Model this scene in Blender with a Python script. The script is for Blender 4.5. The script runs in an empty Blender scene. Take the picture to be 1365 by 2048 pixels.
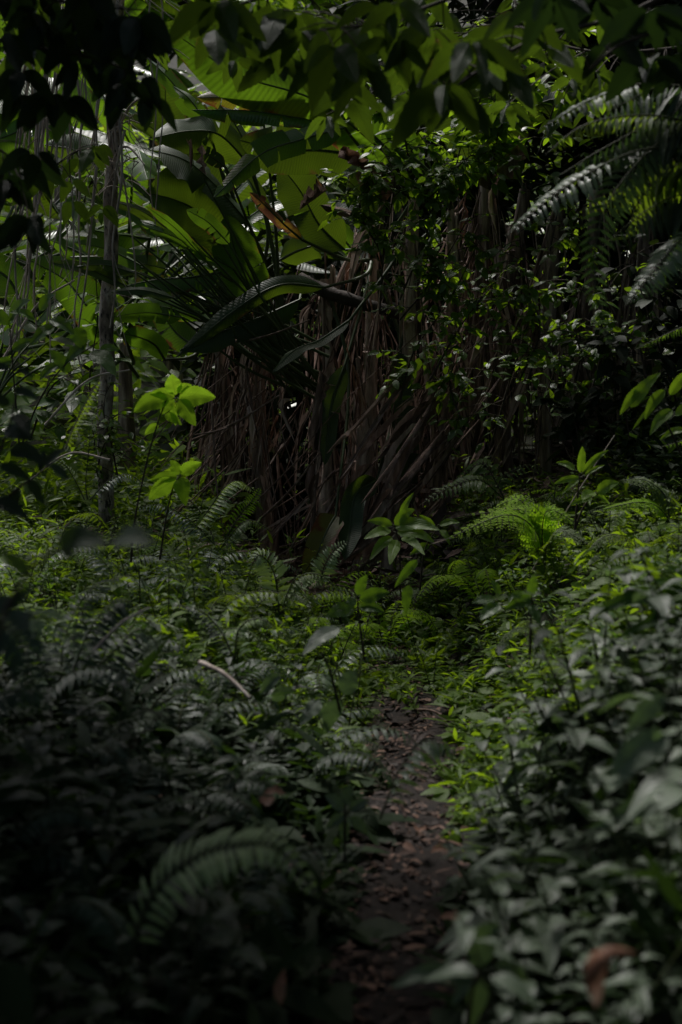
import bpy, math, random
import numpy as np
from mathutils import Vector, Matrix
R = math.radians
scn = bpy.context.scene
COL = scn.collection

# ------------------------------------------------------------------ camera
CAM = Vector((0.0, 0.0, 1.55)); PITCH = R(5.0); FPX = 2844.0
cd = bpy.data.cameras.new('camera'); cam = bpy.data.objects.new('camera', cd); COL.objects.link(cam)
cam.location = CAM; cam.rotation_euler = (R(90) - PITCH, 0, 0)
cd.sensor_fit = 'VERTICAL'; cd.sensor_height = 36.0; cd.sensor_width = 24.0; cd.lens = 50.0
cd.clip_start = 0.05; cd.clip_end = 300.0
cd.dof.use_dof = True; cd.dof.focus_distance = 9.3; cd.dof.aperture_fstop = 2.2
scn.camera = cam
# ------------------------------------------------------------------ world and sun (bright overcast sky, soft sun from behind the thicket)
SUN_EL, SUN_AZ = 62.0, -22.0       # azimuth from +Y towards +X
w = bpy.data.worlds.new('World'); scn.world = w; w.use_nodes = True
nt = w.node_tree; nt.nodes.clear()
sky = nt.nodes.new('ShaderNodeTexSky'); sky.sky_type = 'NISHITA'; sky.sun_disc = False
sky.sun_elevation = R(SUN_EL); sky.sun_rotation = R(SUN_AZ); sky.dust_density = 4.0; sky.ozone_density = 0.8; sky.air_density = 1.0
bg = nt.nodes.new('ShaderNodeBackground'); bg.inputs[1].default_value = 0.05
ow = nt.nodes.new('ShaderNodeOutputWorld')
nt.links.new(sky.outputs[0], bg.inputs[0]); nt.links.new(bg.outputs[0], ow.inputs[0])
sl = bpy.data.lights.new('sun', 'SUN'); sun = bpy.data.objects.new('sun', sl); COL.objects.link(sun)
sl.energy = 2.4; sl.angle = R(12); sl.color = (1.0, 0.965, 0.94)
sun_dir = Vector((math.cos(R(SUN_EL)) * math.sin(R(SUN_AZ)), math.cos(R(SUN_EL)) * math.cos(R(SUN_AZ)), math.sin(R(SUN_EL))))
sun.rotation_euler = sun_dir.to_track_quat('Z', 'Y').to_euler()
scn.view_settings.view_transform = 'Standard'; scn.view_settings.look = 'None'
scn.view_settings.exposure = 0.74; scn.view_settings.gamma = 1.0
scn.render.engine = 'CYCLES'
cy = scn.cycles
cy.max_bounces = 7; cy.diffuse_bounces = 2; cy.glossy_bounces = 3; cy.transmission_bounces = 5; cy.transparent_max_bounces = 4
cy.use_denoising = True; cy.sample_clamp_indirect = 4.0
try: cy.denoiser = 'OPENIMAGEDENOISE'
except Exception: pass

rng = np.random.default_rng(11); random.seed(11)
U = random.uniform

def at(px, py, Y):
    """world point at depth Y on the ray through photo pixel (px, py)"""
    fw = Vector((0, math.cos(PITCH), -math.sin(PITCH))); up = Vector((0, math.sin(PITCH), math.cos(PITCH)))
    d = fw * FPX + Vector((1, 0, 0)) * (px - 682.5) + up * (1024 - py)
    return CAM + d * (Y / d.y)

# ------------------------------------------------------------------ terrain functions
def sstep(a, b, x):
    t = np.clip((x - a) / (b - a), 0, 1); return t * t * (3 - 2 * t)
def pathx(y): return np.interp(y, [-6, 2, 3.4, 4.8, 6.5, 7.4, 9, 12], [-.3, -.02, .12, .25, .38, .32, .05, -.5])
def nse(x, y): return (np.sin(x * 3.1 + 1.3 * np.sin(y * 2.3)) * np.cos(y * 2.7 + 1.1 * np.sin(x * 1.9)) + .5 * np.sin(x * 7.3 + y * 5.1)) / 1.5
def gz(x, y):
    x = np.asarray(x, float); y = np.asarray(y, float)
    d = x - pathx(y)
    r = .60 * sstep(.22, .95, d) + .20 * np.clip(d - 1, 0, 8)
    l = .34 * sstep(.28, 1.2, -d) + .05 * np.clip(-d - 1, 0, 8)
    z = r + l + .04 * np.clip(y - 6.5, 0, 6) + .40 * np.clip(y - 12.5, 0, 40)
    z = z + .03 * nse(x, y) * sstep(.1, .6, abs(d)) + .012 * nse(x * 3, y * 3)
    return z
def gzf(x, y): return float(gz(x, y))

# ------------------------------------------------------------------ mesh builder
class MB:
    def __init__(s): s.v = []; s.uv = []; s.f = []; s.m = []; s.n = 0
    def add(s, verts, uvs, faces, mat=0):
        verts = np.asarray(verts, float).reshape(-1, 3)
        s.v.append(verts); s.uv.append(np.asarray(uvs, float).reshape(-1, 2))
        faces = np.asarray(faces, int)
        s.f.append(faces + s.n); s.m.append(np.full(len(faces), mat, int)); s.n += len(verts)
    def build(s, name, mats, parent=None, origin=None, smooth=True):
        me = bpy.data.meshes.new(name)
        V = np.concatenate(s.v); UV = np.concatenate(s.uv)
        if origin is not None: V = V - np.array(origin)
        lt = np.concatenate([np.full(len(f), f.shape[1]) for f in s.f]); lv = np.concatenate([f.ravel() for f in s.f]); mi = np.concatenate(s.m)
        me.vertices.add(len(V)); me.vertices.foreach_set('co', V.ravel())
        me.loops.add(len(lv)); me.loops.foreach_set('vertex_index', lv)
        me.polygons.add(len(lt)); ls = np.concatenate([[0], np.cumsum(lt)[:-1]])
        me.polygons.foreach_set('loop_start', ls); me.polygons.foreach_set('loop_total', lt)
        me.polygons.foreach_set('material_index', mi); me.polygons.foreach_set('use_smooth', np.full(len(lt), smooth))
        ul = me.uv_layers.new(name='UVMap'); ul.data.foreach_set('uv', UV[lv].ravel())
        for m in (mats if isinstance(mats, (list, tuple)) else [mats]): me.materials.append(m)
        me.update(calc_edges=True); me.validate()
        o = bpy.data.objects.new(name, me); COL.objects.link(o)
        if parent is not None: o.parent = parent
        elif origin is not None: o.location = origin
        return o

def tag(o, label=None, cat=None, group=None, kind=None):
    if label: o['label'] = label
    if cat: o['category'] = cat
    if group: o['group'] = group
    if kind: o['kind'] = kind
    return o
def thing(name, loc, label, cat, group=None):
    o = bpy.data.objects.new(name, None); COL.objects.link(o); o.location = loc; o.empty_display_size = .1
    return tag(o, label, cat, group)
def copy_tree(o, loc, rz, sc=1.0, label=None, group=None, tilt=(0, 0)):
    r = o.copy(); COL.objects.link(r); r.location = loc; r.rotation_euler = (tilt[0], tilt[1], rz); r.scale = (sc,) * 3
    if label: r['label'] = label
    if group: r['group'] = group
    for ch in list(o.children):
        c = ch.copy(); COL.objects.link(c); c.parent = r
        for g in list(ch.children):
            k = g.copy(); COL.objects.link(k); k.parent = c
    return r

def curve(pts, n):
    """smooth resample of a polyline (Catmull-Rom)"""
    P = [np.array(p, float) for p in pts]
    if len(P) == 2: return np.array([P[0] + (P[1] - P[0]) * t for t in np.linspace(0, 1, n)])
    P = [2 * P[0] - P[1]] + P + [2 * P[-1] - P[-2]]
    out = []; segs = len(P) - 3
    for t in np.linspace(0, segs - 1e-6, n):
        i = int(t); f = t - i; a, b, c, d = P[i:i + 4]
        out.append(.5 * (2 * b + (c - a) * f + (2 * a - 5 * b + 4 * c - d) * f * f + (3 * b - a - 3 * c + d) * f ** 3))
    return np.array(out)
def nrm(a): return a / np.maximum(np.linalg.norm(a, axis=-1, keepdims=True), 1e-9)
def frames(C, up):
    T = nrm(np.gradient(C, axis=0)); S = nrm(np.cross(T, np.broadcast_to(np.array(up, float), C.shape))); N = np.cross(S, T)
    return T, S, N

def tube(mb, pts, r0, r1, n=8, sides=6, mat=0, rough=0.0):
    C = curve(pts, n); T = nrm(np.gradient(C, axis=0))
    ref = np.array([0.31, 0.95, .12]) if abs(T[:, 2]).mean() > .6 else np.array([0, 0, 1.0])
    S = nrm(np.cross(T, ref)); N = np.cross(S, T)
    rr = np.linspace(r0, r1, n)
    if rough: rr = rr * (1 + rough * (rng.random(n) - .5))
    a = np.linspace(0, 2 * math.pi, sides, endpoint=False)
    V = C[:, None] + rr[:, None, None] * (np.cos(a)[None, :, None] * S[:, None] + np.sin(a)[None, :, None] * N[:, None])
    if rough: V = V + rr[:, None, None] * rough * .4 * (rng.random(V.shape) - .5)
    L = np.concatenate([[0], np.cumsum(np.linalg.norm(np.diff(C, axis=0), axis=1))])
    uv = np.stack([np.broadcast_to(a / 6.283, (n, sides)), np.broadcast_to(L[:, None], (n, sides))], -1)
    i, j = np.meshgrid(np.arange(n - 1), np.arange(sides), indexing='ij'); i = i.ravel(); j = j.ravel(); k = (j + 1) % sides
    mb.add(V, uv, np.stack([i * sides + j, i * sides + k, (i + 1) * sides + k, (i + 1) * sides + j], 1), mat)

def prof(v, kind):
    if kind == 'banana': return np.clip(np.minimum(1, (v / .13) ** .6) * np.minimum(1, ((1 - v) / .28) ** .62), .02, 1)
    if kind == 'ovate': return np.clip(np.sin(math.pi * v ** .75) ** .62 * (1 - .35 * v), .02, 1) * 1.12
    if kind == 'lance': return np.clip(np.sin(math.pi * v ** .85) ** 1.1, .02, 1)
    return np.clip(np.sin(math.pi * v), .02, 1)

def blade(mb, pts, up, width, kind='ovate', n=14, m=3, fold=.25, ruffle=.0, tears=0, mat=0, rib=0.0, ribmat=1, serr=0.0, curl=0.0, side=0):
    """a leaf blade along pts; fold>0 V-shaped, <0 drooping sides; tears = cuts per side"""
    C = curve(pts, n); T, S, N = frames(C, up); v = np.linspace(0, 1, n); W = prof(v, kind) * width / 2
    Ln = np.linalg.norm(np.diff(C, axis=0), axis=1).sum()
    if not tears and not side:
        s = np.linspace(-1, 1, 2 * m + 1); a_ = np.abs(s); k = n; ph = rng.random() * 6
        ang = fold + curl * a_[None, :]
        wob = ruffle * np.sin(v * 17 + ph)[:, None] * a_[None, :] ** 1.5 * np.sign(s + 1e-9)[None] + ruffle * .6 * (rng.random((k, 1)) - .5) * a_[None, :] ** 2
        ww = W[:, None] * a_[None, :]
        if serr: ww = ww * (1 - serr * ((np.arange(n) % 2)[:, None]) * (a_[None, :] == 1))
        X = ww * np.cos(ang) * np.sign(s)[None]; Z = ww * np.sin(ang) + wob * W[:, None]
        V = C[:, None] + X[..., None] * S[:, None] + Z[..., None] * N[:, None] + (ww * .25)[..., None] * T[:, None] * (1 - v)[:, None, None]
        uv = np.stack([np.broadcast_to(.5 + .5 * s, (k, 2 * m + 1)), np.broadcast_to(v[:, None], (k, 2 * m + 1))], -1); q = 2 * m + 1
        i, j = np.meshgrid(np.arange(k - 1), np.arange(2 * m), indexing='ij'); i = i.ravel(); j = j.ravel()
        mb.add(V, uv, np.stack([i * q + j, i * q + j + 1, (i + 1) * q + j + 1, (i + 1) * q + j], 1), mat)
        if rib: tube(mb, C, rib, rib * .25, n=n, sides=5, mat=ribmat)
        return
    for sd in (-1, 1):
        if side and sd != side: continue
        cuts = [0]; 
        if tears: cuts += sorted(set(int(c) for c in rng.integers(2, n - 2, tears)))
        cuts.append(n - 1)
        ph = rng.random() * 6
        for c0, c1 in zip(cuts[:-1], cuts[1:]):
            if c1 <= c0: continue
            idx = np.arange(c0, c1 + 1); k = len(idx)
            f = fold + (rng.normal() * .28 if tears else 0)
            gap = (.35 * Ln / n) if tears else 0
            g = np.zeros(k)
            if tears: g[0] = gap if c0 else 0; g[-1] = -gap if c1 < n - 1 else 0
            s = np.linspace(0, 1, m + 1)
            ang = f + curl * s[None, :] * 1.0
            wob = ruffle * np.sin(v[idx] * 17 + ph + sd)[:, None] * s[None, :] ** 1.5 + ruffle * .6 * (rng.random((k, 1)) - .5) * s[None, :] ** 2
            ww = W[idx][:, None] * s[None, :]
            if serr: ww = ww * (1 - serr * ((idx % 2)[:, None]) * (s[None, :] == 1))
            X = ww * np.cos(ang) * sd; Z = ww * np.sin(ang) + wob * W[idx][:, None]
            V = C[idx][:, None] + X[..., None] * S[idx][:, None] + Z[..., None] * N[idx][:, None] + (g[:, None] * s[None, :])[..., None] * T[idx][:, None]
            # lateral veins lean towards the tip
            V = V + (ww * .25)[..., None] * T[idx][:, None] * (1 - v[idx])[:, None, None]
            uv = np.stack([.5 + sd * .5 * np.broadcast_to(s, (k, m + 1)), np.broadcast_to(v[idx][:, None], (k, m + 1))], -1)
            i, j = np.meshgrid(np.arange(k - 1), np.arange(m), indexing='ij'); i = i.ravel(); j = j.ravel(); q = m + 1
            F = np.stack([i * q + j, (i + 1) * q + j, (i + 1) * q + j + 1, i * q + j + 1], 1)
            if sd > 0: F = F[:, ::-1]
            mb.add(V, uv, F, mat)
    if rib: tube(mb, C, rib, rib * .25, n=n, sides=5, mat=ribmat)

LT5 = (np.array([[0, 0, 0], [-.5, .42, .10], [0, .45, 0], [.5, .42, .10], [0, 1, -.06]]), np.array([[0, 2, 1], [0, 3, 2], [1, 2, 4], [2, 3, 4]]))
LT11 = (np.array([[0, 0, 0], [-.40, .22, .07], [0, .22, 0], [.40, .22, .07], [-.5, .47, .09], [0, .47, -.01], [.5, .47, .09], [-.30, .76, .02], [0, .76, -.06], [.30, .76, .02], [0, 1, -.16]]),
        np.array([[0, 2, 2, 1], [0, 3, 3, 2], [1, 2, 5, 4], [2, 3, 6, 5], [4, 5, 8, 7], [5, 6, 9, 8], [7, 8, 10, 10], [8, 9, 10, 10]]))
def LTF(t):  # split LT11 into tris+quads
    tris = [[0, 2, 1], [0, 3, 2], [7, 8, 10], [8, 9, 10]]; quads = [[1, 2, 5, 4], [2, 3, 6, 5], [4, 5, 8, 7], [5, 6, 9, 8]]
    return np.array(tris), np.array(quads)
def leaves(mb, P, D, N, L, W, big=False, mat=0, mats=None):
    """many small leaves at once: base P, direction D, normal N, length L, width W"""
    P = np.asarray(P, float).reshape(-1, 3); n = len(P)
    if n == 0: return
    D = nrm(np.asarray(D, float).reshape(-1, 3)); N = np.asarray(N, float).reshape(-1, 3)
    S = nrm(np.cross(D, N)); N = np.cross(S, D)
    L = np.broadcast_to(np.asarray(L, float), (n,)); W = np.broadcast_to(np.asarray(W, float), (n,))
    t = (LT11 if big else LT5)[0]; k = len(t)
    cup = rng.uniform(-.3, 1.6, n); dr = rng.uniform(.5, 2.5, n) if big else rng.uniform(-.5, 2.5, n)
    zz = np.where(np.abs(t[:, 0]) > .01, np.maximum(t[:, 2], 0), 0)[None] * W[:, None] * cup[:, None] - (t[:, 1] ** 2)[None] * .16 * L[:, None] * dr[:, None]
    V = P[:, None] + (t[:, 0][None] * W[:, None])[..., None] * S[:, None] + (t[:, 1][None] * L[:, None])[..., None] * D[:, None] + zz[..., None] * N[:, None]
    uv = np.broadcast_to(np.stack([t[:, 0] + .5, t[:, 1]], -1)[None], (n, k, 2))
    off = (np.arange(n) * k)[:, None, None]
    if big:
        tr, qd = LTF(t); base = mb.n
        mb.add(V, uv, (tr[None] + off).reshape(-1, 3), mat)
        q = (qd[None] + off).reshape(-1, 4) + base
        mb.f.append(q); mb.m.append(np.full(len(q), mat, int))
    else:
        mb.add(V, uv, (LT5[1][None] + off).reshape(-1, 3), mat)
def rdir(n, zlo=-1, zhi=1):
    a = rng.uniform(0, 2 * math.pi, n); z = rng.uniform(zlo, zhi, n); r = np.sqrt(np.maximum(0, 1 - z * z))
    return np.stack([r * np.cos(a), r * np.sin(a), z], -1)

# ------------------------------------------------------------------ materials
class NT:
    def __init__(s, name):
        s.m = bpy.data.materials.new(name); s.m.use_nodes = True; s.t = s.m.node_tree; s.t.nodes.clear(); s.L = s.t.links.new
    def n(s, ty, **k):
        o = s.t.nodes.new(ty)
        for a, b in k.items(): setattr(o, a, b)
        return o
    def math(s, op, a, b=None, clamp=False):
        o = s.n('ShaderNodeMath', operation=op, use_clamp=clamp)
        for i, x in enumerate((a, b)):
            if x is None: continue
            if isinstance(x, (int, float)): o.inputs[i].default_value = x
            else: s.L(x, o.inputs[i])
        return o.outputs[0]
    def mix(s, fac, a, b, mode='MIX'):
        o = s.n('ShaderNodeMix', data_type='RGBA', blend_type=mode)
        for i, x in ((0, fac), (6, a), (7, b)):
            if isinstance(x, (int, float)): o.inputs[i].default_value = x
            elif isinstance(x, tuple): o.inputs[i].default_value = x + (1,) if len(x) == 3 else x
            else: s.L(x, o.inputs[i])
        return o.outputs[2]
    def noise(s, vec, scale, detail=3, rough=.55):
        o = s.n('ShaderNodeTexNoise'); o.inputs['Scale'].default_value = scale; o.inputs['Detail'].default_value = detail; o.inputs['Roughness'].default_value = rough
        if vec is not None: s.L(vec, o.inputs['Vector'])
        return o.outputs['Fac']
    def ramp(s, fac, stops):
        o = s.n('ShaderNodeValToRGB'); cr = o.color_ramp
        while len(cr.elements) < len(stops): cr.elements.new(.5)
        for e, (p, c) in zip(cr.elements, stops): e.position = p; e.color = c + (1,)
        s.L(fac, o.inputs[0]); return o.outputs[0]

def leaf_mat(name, c1, c2, tr, rough=.42, veins='broad', vs=.35, mixf=.42, old=None, oldamt=.0, spec=.5, cobj=1.5, ribc=None, tv=.2):
    g = NT(name); tc = g.n('ShaderNodeTexCoord'); geo = g.n('ShaderNodeNewGeometry'); sep = g.n('ShaderNodeSeparateXYZ'); g.L(tc.outputs['UV'], sep.inputs[0])
    rnd = geo.outputs['Random Per Island']
    au = g.math('MULTIPLY', g.math('ABSOLUTE', g.math('SUBTRACT', sep.outputs[0], .5)), 2)
    base = g.mix(rnd, c1, c2)
    blot = g.noise(tc.outputs['Object'], 9 * cobj, 4)
    base = g.mix(g.math('MULTIPLY', blot, .35), base, tuple(x * 1.7 for x in c2), 'MIX')
    freq, slope = dict(banana=(46, 1.2), broad=(9, 2.6), fern=(6, 1.5), none=(1, 0))[veins]
    h = None
    if veins != 'none':
        ph = g.math('SUBTRACT', g.math('MULTIPLY', sep.outputs[1], freq), g.math('MULTIPLY', au, slope))
        fr = g.math('FRACT', ph); tri = g.math('ABSOLUTE', g.math('SUBTRACT', fr, .5))
        line = g.math('SUBTRACT', 1.0, g.math('MULTIPLY', tri, 7.0 if veins == 'broad' else 2.6), True)
        rib = g.math('SUBTRACT', 1.0, g.math('MULTIPLY', au, 14.0), True)
        allv = g.math('MAXIMUM', g.math('MULTIPLY', line, .8 if veins == 'banana' else .6), rib)
        base = g.mix(g.math('MULTIPLY', allv, vs), base, ribc or tuple(x * 2.2 + .02 for x in c2))
        h = allv
    trc = g.mix(rnd, tuple(x * (1 + tv) for x in tr), tuple(x * (1 - tv) for x in tr))
    trc = g.mix(g.math('MULTIPLY', blot, .3), trc, tuple(x * .55 for x in tr))
    if h is not None: trc = g.mix(g.math('MULTIPLY', h, .65), trc, tuple(x * .4 for x in tr))
    if old:
        on = g.noise(tc.outputs['Object'], 5 * cobj, 5, .65)
        ed = g.math('ADD', on, g.math('MULTIPLY', g.math('POWER', au, 3.0), .18))
        fac = g.ramp(ed, [(0.0, (0, 0, 0)), (1 - oldamt - .06, (0, 0, 0)), (min(1, 1 - oldamt + .05), (1, 1, 1))])
        base = g.mix(fac, base, old); trc = g.mix(fac, trc, tuple(x * 1.5 for x in old))
    p = g.n('ShaderNodeBsdfPrincipled'); g.L(base, p.inputs['Base Color'])
    p.inputs['Specular IOR Level'].default_value = spec
    rn = g.noise(tc.outputs['Object'], 22 * cobj, 3)
    g.L(g.math('ADD', rough - .1, g.math('MULTIPLY', rn, .22)), p.inputs['Roughness'])
    b = g.n('ShaderNodeBump'); b.inputs['Strength'].default_value = .5; b.inputs['Distance'].default_value = .004
    hh = g.noise(tc.outputs['Object'], 40 * cobj, 3)
    if h is not None: hh = g.math('ADD', g.math('MULTIPLY', h, -.8), g.math('MULTIPLY', hh, .6))
    g.L(hh, b.inputs['Height']); g.L(b.outputs[0], p.inputs['Normal'])
    t = g.n('ShaderNodeBsdfTranslucent'); g.L(trc, t.inputs[0])
    ms = g.n('ShaderNodeMixShader'); ms.inputs[0].default_value = mixf; g.L(p.outputs[0], ms.inputs[1]); g.L(t.outputs[0], ms.inputs[2])
    o = g.n('ShaderNodeOutputMaterial'); g.L(ms.outputs[0], o.inputs[0])
    return g.m

def solid_mat(name, stops, scale, rough=.8, stretch=(1, 1, 1), bump=.5, bscale=None, tr=0.0, spec=.3, coord='Object', island=0.0):
    g = NT(name); tc = g.n('ShaderNodeTexCoord'); mp = g.n('ShaderNodeMapping'); mp.inputs['Scale'].default_value = stretch
    g.L(tc.outputs[coord], mp.inputs[0])
    f = g.noise(mp.outputs[0], scale, 6, .62)
    if island:
        geo = g.n('ShaderNodeNewGeometry'); f = g.math('ADD', g.math('MULTIPLY', f, 1 - island), g.math('MULTIPLY', geo.outputs['Random Per Island'], island))
    c = g.ramp(f, stops)
    p = g.n('ShaderNodeBsdfPrincipled'); g.L(c, p.inputs['Base Color']); p.inputs['Roughness'].default_value = rough; p.inputs['Specular IOR Level'].default_value = spec
    b = g.n('ShaderNodeBump'); b.inputs['Strength'].default_value = bump; b.inputs['Distance'].default_value = .01
    g.L(g.noise(mp.outputs[0], bscale or scale * 2.5, 5, .6), b.inputs['Height']); g.L(b.outputs[0], p.inputs['Normal'])
    o = g.n('ShaderNodeOutputMaterial')
    if tr:
        t = g.n('ShaderNodeBsdfTranslucent'); g.L(c, t.inputs[0]); ms = g.n('ShaderNodeMixShader'); ms.inputs[0].default_value = tr
        g.L(p.outputs[0], ms.inputs[1]); g.L(t.outputs[0], ms.inputs[2]); g.L(ms.outputs[0], o.inputs[0])
    else: g.L(p.outputs[0], o.inputs[0])
    return g.m

M = {}
M['shade'] = leaf_mat('shade leaf', (.008, .016, .006), (.014, .026, .008), (.03, .05, .006), .6, 'none', .2, .25, spec=.2)  # near-black base colour stands in for deep shade at the right
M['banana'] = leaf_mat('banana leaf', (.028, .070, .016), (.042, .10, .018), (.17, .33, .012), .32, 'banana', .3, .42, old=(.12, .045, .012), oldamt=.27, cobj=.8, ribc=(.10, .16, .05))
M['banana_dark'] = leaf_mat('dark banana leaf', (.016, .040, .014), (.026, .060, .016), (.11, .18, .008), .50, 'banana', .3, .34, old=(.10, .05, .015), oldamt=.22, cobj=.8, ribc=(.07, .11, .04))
M['banana_old'] = leaf_mat('browning banana leaf', (.050, .075, .016), (.09, .085, .018), (.30, .28, .02), .42, 'banana', .4, .4, old=(.13, .042, .012), oldamt=.40, cobj=1.2)
M['banana_yellow'] = leaf_mat('yellow banana leaf', (.28, .16, .02), (.34, .20, .03), (.45, .26, .03), .5, 'banana', .3, .35, old=(.10, .04, .02), oldamt=.45, cobj=1.0)
M['petiole'] = solid_mat('green stalk', [(.3, (.022, .038, .010)), (.6, (.045, .072, .018)), (.8, (.085, .075, .03))], 3, .5, (1, 1, .15), .2, spec=.5)
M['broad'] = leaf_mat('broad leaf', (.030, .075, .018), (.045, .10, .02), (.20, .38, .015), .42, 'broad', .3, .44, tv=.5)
M['bright'] = leaf_mat('backlit bright leaf', (.18, .33, .015), (.23, .38, .018), (.44, .76, .03), .6, 'broad', .30, .56, spec=.25)  # base colour raised to make up for light that only partly arrives
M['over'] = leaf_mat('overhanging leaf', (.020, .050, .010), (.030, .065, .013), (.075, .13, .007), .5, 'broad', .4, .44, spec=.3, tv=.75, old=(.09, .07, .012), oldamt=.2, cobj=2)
M['overshade'] = leaf_mat('shaded overhanging leaf', (.010, .022, .008), (.014, .03, .010), (.02, .042, .006), .5, 'broad', .2, .3, spec=.3)  # shaded copy of the overhanging leaf, the darkness is in its colour
M['small'] = leaf_mat('shrub leaf', (.026, .060, .014), (.05, .10, .016), (.30, .50, .015), .34, 'broad', .25, .44, old=(.40, .33, .03), oldamt=.16, cobj=3)
M['sheenleaf'] = leaf_mat('grey sheen leaf', (.076, .110, .066), (.115, .150, .098), (.16, .27, .06), .45, 'broad', .4, .30, spec=.6, old=(.16, .12, .04), oldamt=.14, cobj=3)  # grey sky sheen is partly put into the diffuse colour
M['shadeleaf'] = leaf_mat('shaded herb leaf', (.014, .028, .014), (.022, .040, .018), (.04, .08, .012), .46, 'broad', .3, .3, spec=.4)  # base colour lowered to carry the shade of the left foreground
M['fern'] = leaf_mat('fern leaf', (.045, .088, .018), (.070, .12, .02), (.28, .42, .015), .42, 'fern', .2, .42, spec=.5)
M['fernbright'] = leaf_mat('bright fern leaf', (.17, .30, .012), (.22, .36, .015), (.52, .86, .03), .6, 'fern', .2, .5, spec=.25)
M['fernsheen'] = leaf_mat('glossy fern leaf', (.085, .13, .075), (.12, .17, .10), (.18, .32, .06), .32, 'fern', .3, .3, spec=.8)  # besides the gloss, a greyer base colour carries part of the sheen
M['fernlit'] = leaf_mat('lit fern leaf', (.20, .28, .13), (.25, .33, .16), (.40, .56, .10), .42, 'fern', .3, .38, spec=.5)  # paler copy of the fern leaf, colour stands in for weak light
M['fernshade'] = leaf_mat('shaded fern leaf', (.025, .048, .025), (.038, .064, .034), (.06, .12, .02), .42, 'fern', .3, .3, spec=.5)  # darker copy of the fern leaf with shade put into its colour
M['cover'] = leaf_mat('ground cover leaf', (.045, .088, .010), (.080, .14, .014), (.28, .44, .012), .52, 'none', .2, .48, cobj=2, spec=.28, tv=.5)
M['covershade'] = leaf_mat('shaded ground cover leaf', (.010, .024, .008), (.019, .040, .011), (.045, .09, .010), .58, 'none', .2, .36, cobj=2, spec=.2)  # darker copy of the ground cover leaf, shade put into its colour
M['far'] = leaf_mat('far leaf', (.055, .11, .016), (.10, .18, .02), (.50, .74, .03), .30, 'none', .2, .42, cobj=.6, spec=.5)
M['dead'] = solid_mat('dead leaf', [(.25, (.03, .019, .015)), (.52, (.15, .10, .078)), (.78, (.58, .44, .38))], 5, .75, (5, 5, .6), .8, 14, .12, .2, island=.45)
M['deadstem'] = solid_mat('sheathed stem', [(.32, (.035, .024, .018)), (.5, (.24, .175, .14)), (.68, (.56, .44, .38))], 5, .8, (4, 4, .5), .9, 10)
M['rust'] = solid_mat('rust dead leaf', [(.3, (.10, .04, .025)), (.5, (.22, .11, .065)), (.75, (.36, .26, .20))], 9, .65, (1, 1, 1), .8, 20, .2)
M['litter'] = solid_mat('leaf litter', [(.2, (.016, .009, .006)), (.5, (.036, .019, .013)), (.86, (.16, .092, .064))], 6, .7, (1, 1, 1), .5, 20, 0, .25, island=.8)
M['soil'] = solid_mat('soil', [(.3, (.004, .003, .0025)), (.55, (.012, .0075, .0055)), (.75, (.032, .019, .013))], 7, .9, (1, 1, 1), 1.0, 18)
M['groundsoil'] = solid_mat('forest soil', [(.3, (.009, .010, .005)), (.55, (.02, .022, .010)), (.75, (.035, .036, .017))], 4, .9, (1, 1, 1), 1.0, 14)
M['vine'] = solid_mat('vine bark', [(.3, (.12, .095, .08)), (.5, (.40, .33, .28)), (.7, (.62, .54, .48))], 14, .8, (1, 1, .3), .8)
M['twig'] = solid_mat('twig', [(.3, (.018, .014, .010)), (.6, (.06, .045, .03))], 20, .8, (1, 1, .4), .6)
M['mid'] = leaf_mat('mid green leaf', (.07, .14, .018), (.11, .19, .02), (.33, .56, .02), .45, 'broad', .3, .48)
M['palestem'] = solid_mat('papery pale stem', [(.3, (.06, .04, .03)), (.46, (.38, .28, .23)), (.66, (.72, .58, .50))], 5, .75, (4, 4, .5), .9, 10)
M['gstem'] = solid_mat('herb stem', [(.3, (.025, .032, .012)), (.6, (.06, .07, .025))], 20, .6, (1, 1, .4), .3)
M['darkbark'] = solid_mat('dark bark', [(.3, (.015, .012, .010)), (.6, (.05, .04, .032))], 6, .85, (3, 3, .5), .9)
def bark():
    g = NT('mottled bark'); tc = g.n('ShaderNodeTexCoord'); mp = g.n('ShaderNodeMapping'); mp.inputs['Scale'].default_value = (1, 1, .45); g.L(tc.outputs['Object'], mp.inputs[0])
    a = g.noise(mp.outputs[0], 11, 6, .6); b2 = g.noise(mp.outputs[0], 38, 5, .7)
    c = g.ramp(a, [(.36, (.05, .04, .03)), (.50, (.24, .19, .15)), (.62, (.52, .45, .39))])
    c = g.mix(g.ramp(b2, [(.53, (0, 0, 0)), (.62, (1, 1, 1))]), c, (.018, .018, .012))
    p = g.n('ShaderNodeBsdfPrincipled'); g.L(c, p.inputs[0]); p.inputs['Roughness'].default_value = .85
    b = g.n('ShaderNodeBump'); b.inputs['Strength'].default_value = .9; b.inputs['Distance'].default_value = .008; g.L(b2, b.inputs['Height']); g.L(b.outputs[0], p.inputs['Normal'])
    o = g.n('ShaderNodeOutputMaterial'); g.L(p.outputs[0], o.inputs[0]); return g.m
M['bark'] = bark()

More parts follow.
